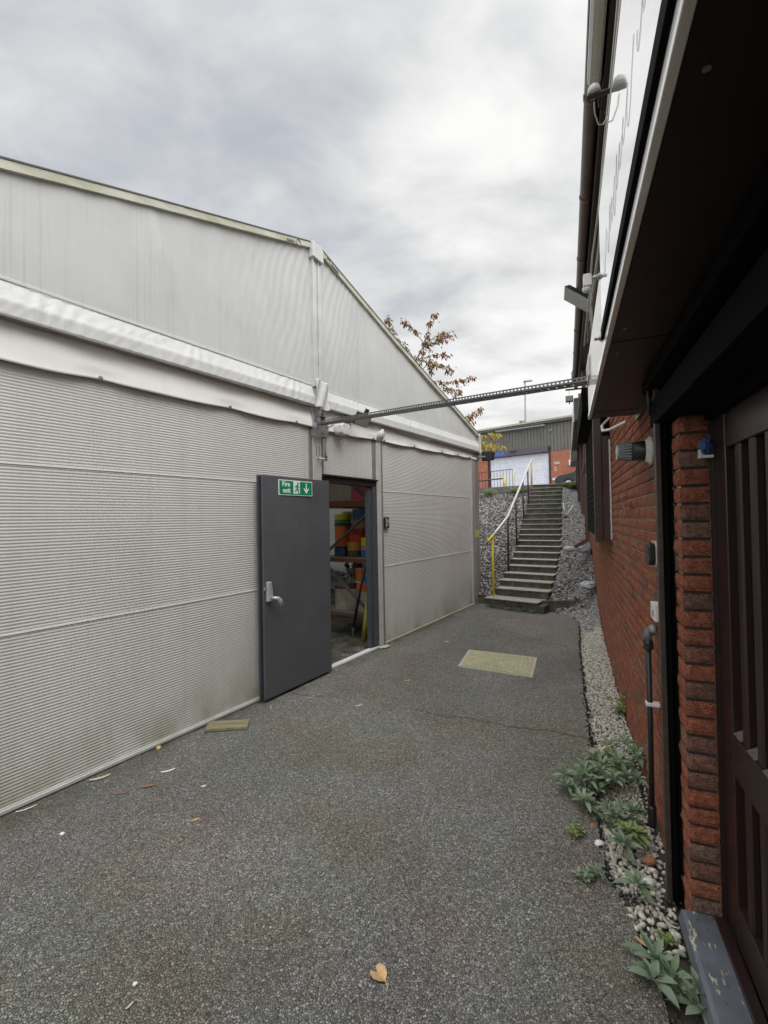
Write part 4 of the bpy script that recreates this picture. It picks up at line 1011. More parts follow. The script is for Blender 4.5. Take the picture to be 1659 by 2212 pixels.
# bricks of the doorway reveal, seen end on
m_ = MB()
for k in range(int((-.16 - Z0) / CO), int((2.3 - Z0) / CO)):
    z0 = Z0 + k * CO + .0062; z1 = Z0 + (k + 1) * CO - .0062
    if z1 < .085: continue
    t = random.random(); 
    vs = []; fs = []; nx, nz = 6, 4
    for q in range(nz + 1):
        for p in range(nx + 1):
            yy = -.105 + .104 * p / nx; z_ = z0 + (z1 - z0) * q / nz; ed = (p == 0) or (q in (0, nz))
            vs.append((2.163 + (.004 if ed else random.uniform(-.002, .0015)) + (.006 if p == nx else 0), yy, z_))
    for q in range(nz):
        for p in range(nx):
            i0 = q * (nx + 1) + p; fs.append((i0, i0 + 1, i0 + nx + 2, i0 + nx + 1))
    m_.add(vs, fs, t)
    m_.box(2.168, 2.20, -.105, -.006, z0, z1, t)
mk('reveal_bricks', m_, 'brick', bb)
m_ = MB(); m_.box(2.1765, 2.1815, -.104, -.008, .0, 2.28); mk('reveal_mortar', m_, 'dark_mortar', bb)
# walls behind and beyond, upper cladding
m_ = MB(); m_.box(-5, -.2, -.3, 0, -.16, 2.6); mk('near_wall', m_, 'far_brick', bb)
m_ = MB(); m_.box(-5, 18.0, -6, -.31, -.16, 4.6); mk('inner_block', m_, 'far_brick', bb)
m_ = MB()
for i in range(int((18 + 5) / .15)):
    s = -5 + i * .15; m_.box(s + .003, s + .147, -.32, -.012 - (0.006 if i % 2 else 0), 2.73 if s < 8.4 else 3.76, 4.42)
mk('upper_cladding', m_, 'cream_cladding', bb)
m_ = MB(); m_.box(-5, 10.4, -.30, .14, 4.43, 4.46); m_.box(-5, 10.4, .135, .155, 4.40, 4.58); mk('eaves_soffit', m_, 'soffit_dark', bb)
m_ = MB(); m_.add([(-5, .16, 4.58), (10.4, .16, 4.58), (10.4, -3, 5.4), (-5, -3, 5.4), (-5, .16, 4.62), (10.4, .16, 4.62), (10.4, -3, 5.44), (-5, -3, 5.44)], [(0, 1, 2, 3), (4, 7, 6, 5), (0, 4, 5, 1), (1, 5, 6, 2), (0, 3, 7, 4)]); mk('roof', m_, 'seal_grey', bb)
# gutter with unions
m_ = MB(); n = 10
def gut(u, v):
    a = math.pi * v; return (-5 + 15.2 * u, .205 + .05 * math.cos(a) - .004 * (u * 15.2 - 5) * 0 , 4.54 - .05 * math.sin(a))
m_.grid(gut, 60, 12); g_ = mk('gutter', m_, 'gutter_brown', bb, smooth=True, solid=.003)
for s in [k * 1.05 + .2 for k in range(-3, 10)]:
    m_ = MB(); m_.grid(lambda u, v: (s + .05 * u, .205 + .055 * math.cos(math.pi * v), 4.543 - .056 * math.sin(math.pi * v)), 1, 12); sub('gutter_union', m_, 'gutter_brown', g_, bb, smooth=True, solid=.004)
m_ = MB(); m_.box(10.18, 10.26, .10, .27, 4.42, 4.66); m_.tube([(10.22, .19, 4.46), (10.22, .19, 4.30)], .035, 10); sub('gutter_end', m_, 'black_plastic', g_, bb)
# downpipe with shoe
m_ = MB(); m_.box(9.30, 9.375, .04, .11, 1.18, 4.47); dp = mk('downpipe', m_, 'pipe_brown', bb, bevel=.008)
for z in (1.45, 2.55, 3.6):
    m_ = MB(); m_.box(9.28, 9.395, .0, .12, z, z + .06); sub('pipe_clip', m_, 'pipe_brown', dp, bb, bevel=.004)
m_ = MB(); m_.bar((9.338, .07, 1.22), (9.30, .30, 1.08), .075, .075); sub('shoe', m_, 'pipe_brown', dp, bb, bevel=.008)
m_ = MB(); m_.box(11.3, 11.38, .04, .12, 1.7, 4.47); mk('downpipe', m_, 'pipe_brown', bb, bevel=.008)

# fascia boxes
def fascia(s0, s1, zb, zt, tape=False, matf='fascia_white', end='soffit_dark'):
    m = MB(); m.box(s0, s1, .02, .268, zb, zb + .012)
    so = mk('soffit', m, 'soffit_dark', bb)
    m = MB(); m.box(s0, s1 - .0, .269, .28, zb + .03, zt); mk('fascia_board', m, matf, bb, bevel=.002)
    m = MB(); m.box(s0, s1, .2692, .286, zb - .003, zb + .0295); mk('drip_trim', m, 'fascia_white' if s0 < 0 else 'cream_cladding', bb, bevel=.002)
    for q in (s0, s1 - .012): m = MB(); m.box(q, q + .012, .02, .268, zb + .013, zt); mk('end_panel', m, end, bb)
    m = MB(); m.box(s0, s1, .0, .268, zt + .001, zt + .012); mk('top_flashing', m, 'seal_grey', bb)
fascia(-5, 3.22, 2.30, 2.66)
fascia(8.45, 12.3, 3.29, 3.68, matf='cream_cladding', end='box_grey_brown')
fascia(15.0, 16.6, 3.3, 3.68, matf='cream_cladding', end='box_grey_brown')
m_ = MB(); m_.box(1.78, 3.20, .2801, .2835, 2.34, 2.655); mk('fascia_sheet', m_, 'cream_cladding', bb)
m_ = MB(); m_.box(8.44, 8.447, .05, .262, 3.30, 3.68); mk('end_plate', m_, 'box_grey_brown', bb)
# joints and screws of the near soffit
m_ = MB()
for s_ in (.6, 1.82, 3.02): m_.box(s_, s_ + .004, .03, .262, 2.2985, 2.2995)
mk('soffit_joint', m_, 'black_matte', bb)
for s_ in (.75, 1.7, 1.95, 2.9, 3.12):
    for y_ in (.06, .235): m_ = MB(); m_.lathe((s_, y_, 2.2975), [(.006, 0), (.006, .0022)], 8); mk('soffit_screw', m_, 'galvanised', bb)
# door shutter housing, guide and dark lintel
m_ = MB(); m_.box(-1.5, 2.50, .001, .018, 2.20, 2.298); m_.box(-1.5, 2.42, -.11, .06, 2.08, 2.19); m_.box(-1.5, 2.42, .0, .09, 2.235, 2.29); mk('shutter_housing', m_, 'black_trim', bb, bevel=.004)
m_ = MB(); m_.box(-.2, 2.172, -.3, -.09, 2.05, 2.30); mk('lintel', m_, 'black_trim', bb)
m_ = MB(); m_.box(2.50, 3.2, .001, .02, 2.26, 2.298); mk('wall_trim', m_, 'brown_paint', bb)
m_ = MB(); m_.box(2.312, 2.348, .037, .058, -.06, 2.24); gd = mk('shutter_guide', m_, 'guide_brown', bb, bevel=.002)
m_ = MB(); m_.box(2.318, 2.348, .004, .0365, -.06, 2.2); m_.box(2.300, 2.3175, .018, .022, -.05, 2.2); sub('guide_channel', m_, 'black_trim', gd, bb)
m_ = MB(); m_.box(2.288, 2.348, .0005, .0035, -.06, 2.2); sub('back_flange', m_, 'black_trim', gd, bb)
# window shutter cage
ws = MB(); ws.box(5.2, 5.32, .0, .078, 1.42, 2.56); mk('shutter_guide', ws, 'brown_trim', bb, bevel=.003)
ws = MB(); ws.box(5.19, 5.30, .081, .155, 1.40, 2.72); mk('shutter_guide', ws, 'brown_trim', bb, bevel=.003)
ws = MB(); ws.box(5.165, 5.198, .0, .012, 1.42, 2.45); mk('window_edge', ws, 'dirty_white', bb)
ws = MB(); ws.box(7.15, 7.27, .0, .155, 1.45, 2.72); mk('shutter_guide', ws, 'brown_trim', bb, bevel=.003)
ws = MB()
for i in range(34): z = 1.46 + i * .036; ws.box(5.31, 7.14, .12, .15 - (.006 if i % 2 else 0), z, z + .033)
mk('roller_curtain', ws, 'black_matte', bb)
ws = MB(); ws.box(5.05, 7.4, .0, .26, 2.74, 2.98); mk('shutter_box', ws, 'black_trim', bb, bevel=.004)
ws = MB(); ws.box(5.18, 5.24, .0, .07, 2.5, 2.72); mk('shutter_motor', ws, 'black_trim', bb)
ws = MB(); ws.hexa([(7.3, .02, 2.35), (7.5, .02, 2.35), (7.5, .20, 2.30), (7.3, .20, 2.30)], [(7.3, .02, 2.95), (7.5, .02, 2.95), (7.5, .06, 2.95), (7.3, .06, 2.95)]); mk('end_flap', ws, 'guide_brown', bb, bevel=.004)
# second window on the upper part
for a in (12.0, 14.0): ws = MB(); ws.box(a, a + .15, .0, .16, 2.0, 3.27); mk('shutter_guide', ws, 'brown_trim', bb)
ws = MB(); ws.box(12.16, 13.99, .10, .14, 2.02, 3.25); mk('roller_curtain', ws, 'black_matte', bb)

# entrance door, panelled timber
dr = thing('panelled_door', 'dark brown timber door with tall moulded panels in the brick recess', 'door', FR, (1.7, -.13, .08))
m_ = MB()
m_.box(2.035, 2.16, -.165, -.12, .09, 2.05)                       # hanging stile
m_.box(.2, 2.034, -.165, -.121, 1.92, 2.05); m_.box(.2, 2.034, -.165, -.1205, .71, .868); m_.box(.2, 2.034, -.165, -.1205, .09, .24)
m_.box(.2, 2.16, -.119, -.077, .0, .088)
mk('frame', m_, 'brown_paint', dr, bevel=.004)
for i in range(12):
    a = 1.955 - i * .132
    for z0, z1 in ((.242, .708), (.870, 1.918)):
        m_ = MB(); m_.prism([(a, -.150), (a - .05, -.150), (a - .05, -.133), (a - .042, -.126), (a - .008, -.126), (a, -.133)], 'z', z0, z1); mk('moulding', m_, 'brown_paint', dr)
m_ = MB(); m_.box(.2, 2.034, -.175, -.152, .24, 1.92); mk('panel', m_, 'brown_trim', dr)
m_ = MB(); 
for i in range(14): a = 2.03 - i * .132; m_.add([(a - .072, -.1205, .869), (a, -.1205, .869), (a, -.150, .885), (a - .072, -.150, .885)], [(0, 1, 2, 3)])
simple('pale_ledge', (.11, .095, .09), .8, var=.3, nscale=50); mk('pale_ledge', m_, 'pale_ledge', dr)  # sloping ledges on top of the mid rail, paler than the door
m_ = MB(); m_.box(2.1605, 2.172, -.17, -.106, .08, 2.05); mk('door_stop', m_, 'brown_paint', dr)
m_ = MB(); m_.prism([(-.076, .0), (.035, .0), (.046, .04), (.035, .078), (.02, .084), (-.076, .084)], 'x', -.5, 2.16)
tag(mk('door_threshold', m_, 'threshold_paint', fr=FR, base=(1.5, 0, 0)), 'chipped blue-grey painted sill at the foot of the panelled door', 'sill')
gv = MB(); V0, F0 = ico(4); vs = []
for v in V0:
    k = 1 + .75 * noise.noise(Vector(v) * 3.1) + .35 * noise.noise(Vector(v) * 8)
    vs.append((2.13 + v[0] * .010 * k, -.085 + v[1] * .018 * k, 1.945 + v[2] * .028 * k))
gv.add(vs, [tuple(f) for f in F0])
tag(mk('rubber_glove', gv, 'glove_blue', fr=FR, base=(2.13, -.09, 1.9), smooth=True), 'crumpled blue rubber glove tucked at the top of the door frame', 'glove')
m_ = MB(); m_.box(2.11, 2.14, -.105, -.06, 1.895, 1.905); m_.box(2.13, 2.137, -.08, -.06, 1.905, 1.93)
tag(mk('metal_hook', m_, 'white_plastic', fr=FR, base=(2.12, -.08, 1.9)), 'small white hook below the blue glove at the door frame', 'hook')

# fixtures on the brick wall
vt = thing('flue_vent', 'black slotted flue terminal with white sealant collar sticking out of the brick wall', 'vent', FR, (2.83, 0, 2.02))
def axis_ring(y, r, n=28): return (r, y)
m_ = MB(); m_.lathe((2.81, 0, 2.022), [(.052, .095), (.056, .03), (.058, .0)], 28, 'y'); mk('collar_tube', m_, 'black_plastic', vt, smooth=True)
m_ = MB(); m_.lathe((2.81, 0, 2.022), [(.060, .030), (.068, .014), (.080, .006), (.078, -.008)], 24, 'y')
for i, v in enumerate(m_.v):
    r_ = 1 + .12 * noise.noise(Vector(v) * 22); m_.v[i] = (2.81 + (v[0] - 2.81) * r_, v[1], 2.022 + (v[2] - 2.022) * r_)
mk('sealant_collar', m_, 'dirty_white', vt, smooth=True)
m_ = MB(); m_.lathe((2.81, 0, 2.022), [(.030, .155), (.040, .095), (.030, .094)], 24, 'y'); mk('inner_cone', m_, 'black_rubber', vt, smooth=True)
m_ = MB()
for k in range(20):
    a = 2 * math.pi * k / 20; c_, s_ = math.cos(a), math.sin(a)
    m_.bar((2.81 + .052 * c_, .094, 2.022 + .052 * s_), (2.81 + .038 * c_, .160, 2.022 + .038 * s_), .006, .009)
mk('slotted_cage', m_, 'tray_steel', vt)
m_ = MB(); m_.lathe((2.81, 0, 2.022), [(.034, .166), (.040, .166), (.041, .158), (.034, .156)], 28, 'y'); mk('end_ring', m_, 'silver_paint', vt, smooth=False)

ks = thing('key_safe', 'black key safe box with silver edge on the brick wall above the white box', 'key safe', FR, (2.72, 0, 1.41))
m_ = MB(); m_.prism([(2.595, 1.43), (2.610, 1.41), (2.720, 1.41), (2.735, 1.43), (2.735, 1.52), (2.720, 1.54), (2.610, 1.54), (2.595, 1.52)], 'y', .0, .022); mk('back_plate', m_, 'silver_paint', ks, bevel=.003)
m_ = MB(); m_.prism([(2.605, 1.44), (2.620, 1.42), (2.705, 1.42), (2.720, 1.44), (2.720, 1.515), (2.705, 1.53), (2.620, 1.53), (2.605, 1.515)], 'y', .0222, .052); mk('cover', m_, 'black_plastic', ks, bevel=.006)
sb = thing('white_service_box', 'small white plastic box with a dark slot on the brick wall above the black pipe', 'box', FR, (2.74, 0, 1.15))
m_ = MB(); m_.box(2.60, 2.72, .0, .034, 1.14, 1.225); mk('enclosure', m_, 'white_plastic', sb, bevel=.004)
m_ = MB(); m_.box(2.72, 2.7215, .008, .028, 1.16, 1.205); m_.box(2.63, 2.66, .034, .036, 1.16, 1.19); mk('slot', m_, 'steel_grey', sb)
gp = thing('gas_pipe', 'black painted pipe with elbow and union running down the brick wall', 'pipe', FR, (2.745, .05, 0))
m_ = MB(); m_.tube([(2.76, .045, .05), (2.745, .045, .5), (2.742, .045, 1.02)], .013, 12); mk('riser', m_, 'cable_black', gp, smooth=True)
m_ = MB(); m_.tube([(2.742, .045, 1.015), (2.742, .045, 1.05)] + [(2.742 - .036 + .036 * math.cos(a), .045 - .02 * math.sin(a) , 1.05 + .036 * math.sin(a)) for a in np.linspace(.3, 2.6, 7)], .019, 12); mk('elbow', m_, 'steel_grey', gp, smooth=True)
m_ = MB(); m_.lathe((2.742, .045, .965), [(.017, 0), (.024, .006), (.024, .028), (.020, .03), (.024, .034), (.020, .052)], 12); mk('union', m_, 'black_plastic', gp)
m_ = MB(); m_.box(2.722, 2.764, .0, .064, .672, .690); mk('pipe_clip', m_, 'white_plastic', gp, bevel=.003)
m_ = MB(); m_.lathe((2.76, .045, .03), [(.019, 0), (.021, .06), (.021, .10), (.014, .115)], 12); m_.box(2.775, 2.785, .04, .06, .08, .17); mk('foot_collar', m_, 'black_plastic', gp, smooth=False)
m_ = MB(); m_.tube([(3.86, .012, 1.815), (3.95, .014, 1.82), (3.96, .018, 1.80), (3.945, .018, 1.73), (3.92, .018, 1.722), (3.58, .018, 1.722), (3.54, .02, 1.735), (3.50, .02, 1.765)], .0055, 8)
tag(mk('copper_pipe_stub', m_, 'pipe_red' if 'pipe_red' in MT else (simple('pipe_red', (.34, .07, .04), .5) and 'pipe_red'), fr=FR, base=(3.8, 0, 1.72), smooth=True), 'thin red-painted bent pipe loop on the brick wall left of the flue', 'pipe')
m_ = MB(); m_.tube([(4.9, .02, 2.62), (4.75, .10, 2.52), (4.55, .11, 2.44), (4.2, .08, 2.385), (3.95, .04, 2.37), (3.85, .0, 2.375)], .012, 10)
tag(mk('grey_conduit', m_, 'aluminium_bright', fr=FR, base=(4.5, 0, 2.4), smooth=True), 'curved pale grey conduit entering the brick wall under the fascia end', 'conduit')
m_ = MB(); m_.tube([(2.46, .04, 2.23), (2.43, .07, 2.27), (2.36, .075, 2.27), (2.335, .075, 2.23), (2.33, .075, 2.12)], .008, 8)
tag(mk('black_cable', m_, 'cable_black', fr=FR, base=(2.4, .05, 2.2), smooth=True), 'short looped black cable at the top of the door shutter guide', 'cable')

# glossy sign board with pale handwriting, on stand-off bolts
sg = thing('sign_board', 'glossy white sign board with thin grey script on the near fascia', 'sign', FR, (.5, .285, 2.35))
m_ = MB(); m_.box(-1.4, 1.90, .2845, .2905, 2.385, 2.84); mk('board', m_, 'sign_acrylic', sg)
m_ = MB(); m_.box(-1.4, 1.905, .284, .294, 2.342, 2.384); mk('lower_frame', m_, 'black_trim', sg, bevel=.002)
m_ = MB(); m_.box(-1.4, 1.905, .284, .292, 2.841, 2.85); mk('upper_frame', m_, 'white_plastic', sg)
random.seed(21)
for li, (zc, a0, a1, hh) in enumerate(((2.56, .5, 1.7, .06),)):
    pts = []; s = a0
    while s < a1:
        w2 = random.uniform(.05, .10); h2 = hh * random.uniform(.5, 1.2)
        for q in range(12):
            an = 2 * math.pi * q / 12
            pts.append((s + w2 * q / 12 - .03 * math.sin(an), .2912, zc + h2 * math.sin(an + .6) * (.6 if q < 6 else 1)))
        s += w2
        if random.random() < .22 and len(pts) > 24:
            m_ = MB(); m_.tube(pts, .0004, 4); mk('script', m_, 'script_grey', sg); pts = []; s += .06
    if len(pts) > 3: m_ = MB(); m_.tube(pts, .0004, 4); mk('script', m_, 'script_grey', sg)
for z in (2.36, 2.60):
    m_ = MB(); m_.lathe((1.93, .285, z), [(.012, 0), (.012, .012), (.007, .014), (.007, .03)], 8, 'y'); m_.lathe((1.93, .285, z), [(.016, .002), (.016, .006)], 12, 'y'); mk('bolt', m_, 'galvanised', sg)

random.seed(5)
m_ = MB()
for k, (y_, z_, mt_) in enumerate([(.268, 2.90, 0), (.262, 2.95, 1), (.255, 2.99, 0), (.245, 3.03, 1), (.265, 3.08, 0)]):
    m_.m = mt_; pts = [(s, y_ + .008 * noise.noise(Vector((s * 2, k, 0))), z_ + .03 * noise.noise(Vector((s * 1.1, k * 5, 0)))) for s in np.arange(-1.5, 3.3 + k * .2, .15)]
    m_.tube(pts, .005 + .002 * (k % 2), 6)
tag(mk('cable_bundle', m_, ['cable_cream', 'cable_black'], fr=FR, base=(1, .25, 2.7), smooth=True), 'loose cream and black cables strung along the top of the near fascia', 'cables')

tl = thing('batten_light', 'long grey weatherproof batten light hanging below the brown gutter', 'light', FR, (1, .21, 4.3))
m_ = MB()
pr = [(.17 + .0, 4.46), (.17, 4.40), (.185, 4.372), (.21, 4.362), (.235, 4.372), (.25, 4.40), (.25, 4.46)]
m_.prism(pr, 'x', -2.5, 3.12); mk('diffuser', m_, 'lamp_diffuser', tl)
m_ = MB(); m_.prism([(.165, 4.461), (.255, 4.461), (.255, 4.485), (.165, 4.485)], 'x', -2.5, 3.16); m_.prism([(.166, 4.46), (.166, 4.405), (.185, 4.366), (.21, 4.356), (.235, 4.366), (.254, 4.405), (.254, 4.46)], 'x', 3.121, 3.16); mk('housing', m_, 'box_grey_brown', tl)
m_ = MB(); m_.tube([(3.16, .18, 4.42), (3.3, .17, 4.38), (3.32, .13, 4.34), (3.1, .08, 4.35), (2.8, .06, 4.42)], .006, 6); mk('cable', m_, 'cable_black', tl, smooth=True)

dc = thing('dome_camera', 'small white dome camera on a black bar at the top of the glossy sign', 'camera', FR, (1.6, .32, 2.95))
m_ = MB(); m_.lathe((1.50, .325, 2.95), [(.019, 0), (.019, .008), (.016, .020), (.009, .027), (.003, .029)], 18); mk('dome', m_, 'dirty_white', dc, smooth=True)
m_ = MB(); m_.box(1.492, 1.508, .262, .346, 2.941, 2.949); m_.box(1.49, 1.51, .262, .275, 2.66, 2.936); mk('bracket', m_, 'black_plastic', dc, bevel=.003)
m_ = MB(); m_.tube([(1.51, .325, 2.936), (1.53, .322, 2.915), (1.56, .31, 2.90), (1.59, .295, 2.92), (1.59, .275, 2.95)], .0018, 8); mk('cable', m_, 'cable_cream', dc, smooth=True)

ff = thing('floodlight', 'large grey floodlight tilted out from the brown and cream wall over the alley', 'floodlight', FR, (5.4, .26, 3.7))
c0 = Vector((5.35, .27, 4.02)); nrm = Vector((-.05, .62, -.78)).normalized(); ax = Vector((1, 0, 0)); ax = (ax - nrm * ax.dot(nrm)).normalized(); ay = nrm.cross(ax)
m_ = MB(); m_.hexa([c0 - ax * .12 - ay * .14 - nrm * .05, c0 + ax * .12 - ay * .14 - nrm * .05, c0 + ax * .12 + ay * .14 - nrm * .05, c0 - ax * .12 + ay * .14 - nrm * .05],
                   [c0 - ax * .15 - ay * .17, c0 + ax * .15 - ay * .17, c0 + ax * .15 + ay * .17, c0 - ax * .15 + ay * .17]); mk('lamp_body', m_, 'black_plastic', ff, bevel=.008)
m_ = MB(); m_.obox(c0 + nrm * .004, ax * .14, ay * .16, nrm * .003); mk('lamp_glass', m_, 'lamp_glass', ff, bevel=.002)
m_ = MB(); m_.obox(c0 - nrm * .075, ax * .07, ay * .07, nrm * .024); m_.bar(c0 - nrm * .08, (5.35, .04, 4.02), .03, .03); m_.box(5.25, 5.45, .0, .04, 3.92, 4.14); m_.bar((5.28, .05, 4.11), c0 - nrm * .07 - ax * .07, .014, .03); mk('bracket', m_, 'black_plastic', ff, bevel=.004)
pr_ = thing('pir_sensor', 'small white motion sensor above the far end of the near fascia', 'sensor', FR, (2.9, .26, 3.02))
m_ = MB(); m_.box(2.87, 2.93, .262, .31, 3.01, 3.08); m_.lathe((2.9, .29, 2.985), [(.02, 0), (.026, .012), (.026, .024)], 12); mk('housing', m_, 'white_plastic', pr_, bevel=.004)
m_ = MB(); m_.box(2.89, 2.91, .264, .274, 2.672, 3.01); mk('stem', m_, 'aluminium_dark', pr_)
la = thing('hanging_lamp', 'small lamp box hanging under a maroon arm off the far brick building wall', 'lamp', FR, (9.3, .3, 3.8))
m_ = MB(); m_.bar(FR.inv((3.66, 9.0, 4.17)), FR.inv((4.06, 9.02, 4.21)), .02, .03); mk('arm', m_, 'maroon_steel', la)
q = FR.inv((3.73, 9.0, 3.99)); m_ = MB(); m_.obox(q, Vector((.05, 0, 0)), Vector((0, .07, 0)), Vector((0, 0, .055))); m_.bar(q + Vector((0, 0, .05)), q + Vector((0, 0, .19)), .006, .006); m_.bar(q - Vector((0, 0, .05)), q - Vector((0, 0, .10)), .02, .02); mk('lamp_box', m_, 'box_grey_brown', la)
m_ = MB(); m_.obox(q + Vector((-.052, 0, 0)), Vector((.002, 0, 0)), Vector((0, .058, 0)), Vector((0, 0, .043))); mk('lens', m_, 'sack_beige', la)

# ---------------------------------------------------------------- cable tray bridging the alley
A = FL.w((2.72, -.12, 2.70)); B = FR.w((3.12, .275, 2.51))
d_ = (B - A); Ln = d_.length; d_.normalize(); sdv = d_.cross(Vector((0, 0, 1))).normalized(); upv = sdv.cross(d_).normalized()
ct = thing('cable_tray', 'galvanised perforated cable tray spanning the alley from marquee to brick building', 'cable tray', FW, tuple((A + B) / 2))
WT = .105
cell = .0055; nx = int(Ln / cell); ny = 19
holes = set()
per = 10
for i in range(nx):
    ph = i % (per)
    blk = (i // per) % 2
    for j in range(ny):
        if 1 <= ph <= 8:
            if ph <= 4:
                if ph >= 2 and j in (2, 5, 8, 11, 14): holes.add((i, j))
            else:
                for cj in (3, 9, 15):
                    if ((ph - 6.5) / 1.7) ** 2 + ((j - cj) / (1.9 if cj == 9 else 1.2)) ** 2 < 1: holes.add((i, j))
pl = perf_plate(nx, ny, Ln, WT, holes)
m_ = MB(); m_.add([tuple(A + d_ * x + sdv * (y - WT / 2)) for x, y, _ in pl.v], pl.f); mk('tray_base', m_, 'tray_steel', ct, solid=.0016)
for sgn in (-1, 1):
    holes = set()
    for i in range(nx):
        if i % 5 in (1, 2, 3): holes |= {(i, 2), (i, 3)}
    pl = perf_plate(nx, 6, Ln, .030, holes)
    m_ = MB(); m_.add([tuple(A + d_ * x + sdv * sgn * WT / 2 + upv * y) for x, y, _ in pl.v], pl.f); mk('tray_side', m_, 'tray_steel', ct, solid=.0016)
m_ = MB(); e0 = B - d_ * 1.25; m_.obox((e0 + B - d_ * .35) / 2 + sdv * -(WT / 2 + .002) * -1 * (-1) + upv * .017, (B - d_ * .35 - e0) / 2, sdv * .0012, upv * .016)
mk('joint_plate', m_, 'galvanised', ct)
m_ = MB(); qa = FR.inv(B); m_.box(2.90, 3.19, .2862, .292, 2.50, 2.62); m_.box(2.90, 3.19, .292, .2945, 2.545, 2.553)
tag(mk('tape_patch', m_, 'aluminium_bright', fr=FR, base=(3.05, .286, 2.5)), 'silver tape wrapped round the fascia where the cable tray ends', 'tape')

# ---------------------------------------------------------------- far building on the upper road
fb = thing('industrial_unit', 'low industrial unit with dark ribbed cladding, red brick base and white roller shutter', 'building', FB, (3, 0, 3.2))
for a, b in ((-1.2, .70), (5.18, 12)): m_ = MB(); m_.box(a, b, 0, .3, 3.0, 5.79); mk('brick_wall', m_, 'far_brick', fb)
m_ = MB(); pit = .215
s = -1.2; vs = []
pts = []
while s < 12:
    pts += [(s, -.02), (s + pit * .5, -.02), (s + pit * .6, .03), (s + pit * .9, .03)]; s += pit
for x, y in pts: vs += [(x, y, 5.80), (x, y, 7.70)]
m_.add(vs, [(2 * i, 2 * i + 2, 2 * i + 3, 2 * i + 1) for i in range(len(pts) - 1)]); m_.box(-1.2, 12, .05, .3, 5.8, 7.7); mk('ribbed_cladding', m_, 'profiled_cladding', fb)
m_ = MB(); m_.box(-1.2, 12, .3, 12, 3.0, 7.7); mk('inner_block', m_, 'far_fascia', fb)
m_ = MB(); m_.box(-1.3, 12.1, -.20, -.02, 7.60, 7.73); mk('gutter', m_, 'seal_grey', fb)
m_ = MB(); m_.hexa([(-1.4, -.25, 7.74), (12.2, -.25, 7.74), (12.2, 12, 8.35), (-1.4, 12, 8.35)], [(-1.4, -.25, 7.86), (12.2, -.25, 7.86), (12.2, 12, 8.47), (-1.4, 12, 8.47)]); rf_ = mk('roof', m_, 'far_roof', fb)
m_ = MB(); m_.lathe((2.9, .9, 7.85), [(.16, 0), (.16, .28), (.2, .28), (.2, .36)], 12); sub('roof_cowl', m_, 'steel_grey', rf_, fb)
m_ = MB()
for i in range(30): z = 3.2 + i * .0847; m_.box(.87, 5.06, .10 - (.012 if i % 2 else 0), .16, z, z + .082)
m_.box(.87, 5.06, .14, .17, 3.1, 5.75); mk('roller_shutter', m_, 'shutter_lilac', fb)
for a, b, c_ in ((5.06, 5.175, 6.15), (.76, .86, 5.8)): m_ = MB(); m_.box(a, b, -.03, .2, 3.0, c_); mk('shutter_guide', m_, 'maroon_steel', fb)
m_ = MB(); m_.box(.62, 5.055, -.18, -.03, 5.76, 6.13); fa = mk('shop_fascia', m_, 'far_fascia', fb)
m_ = MB(); m_.box(.66, 2.10, -.186, -.1805, 5.84, 6.08); sub('blue_panel', m_, 'blue_paint', fa, fb)
m_ = MB(); m_.box(2.52, 2.96, -.32, -.181, 6.02, 6.20); mk('wall_lamp', m_, 'far_fascia', fb, bevel=.03)
m_ = MB(); m_.tube([(1.5, -.28, 7.50), (4.95, -.28, 7.46)], .06, 10); m_.box(5.18, 5.32, -.1, -.02, 7.05, 7.18); mk('tube_light', m_, 'steel_grey', fb)
m_ = MB(); m_.box(5.27, 5.63, -.02, -.001, 3.92, 4.06); mk('vent_plate', m_, 'white_plastic', fb)
m_ = MB(); m_.box(6.33, 6.58, -.08, -.001, 4.78, 5.12); mk('alarm_box', m_, 'white_plastic', fb, bevel=.01)
m_ = MB()
random.seed(3)
for z in (5.02, 4.94, 4.72, 4.6, 4.5):
    x_ = 5.40
    for _ in range(4 if z > 4.9 else 2):
        w2 = random.uniform(.05, .09); m_.box(x_, x_ + w2, -.006, -.001, z, z + .035); m_.box(x_, x_ + .015, -.006, -.001, z, z + .06); x_ += w2 + .02
mk('painted_marks', m_, 'white_plastic', fb)
ch = thing('chimney', 'short red brick chimney with two pots showing over the far roof', 'chimney', FB, (6.6, 3, 7.9))
m_ = MB(); m_.box(6.55, 7.1, 2.6, 3.0, 7.7, 8.45); mk('stack', m_, 'far_brick', ch)
m_ = MB(); m_.lathe((6.68, 2.8, 8.45), [(.09, 0), (.08, .2)], 10); m_.lathe((6.96, 2.8, 8.45), [(.09, 0), (.08, .2)], 10); mk('chimney_pots', m_, 'far_brick', ch)

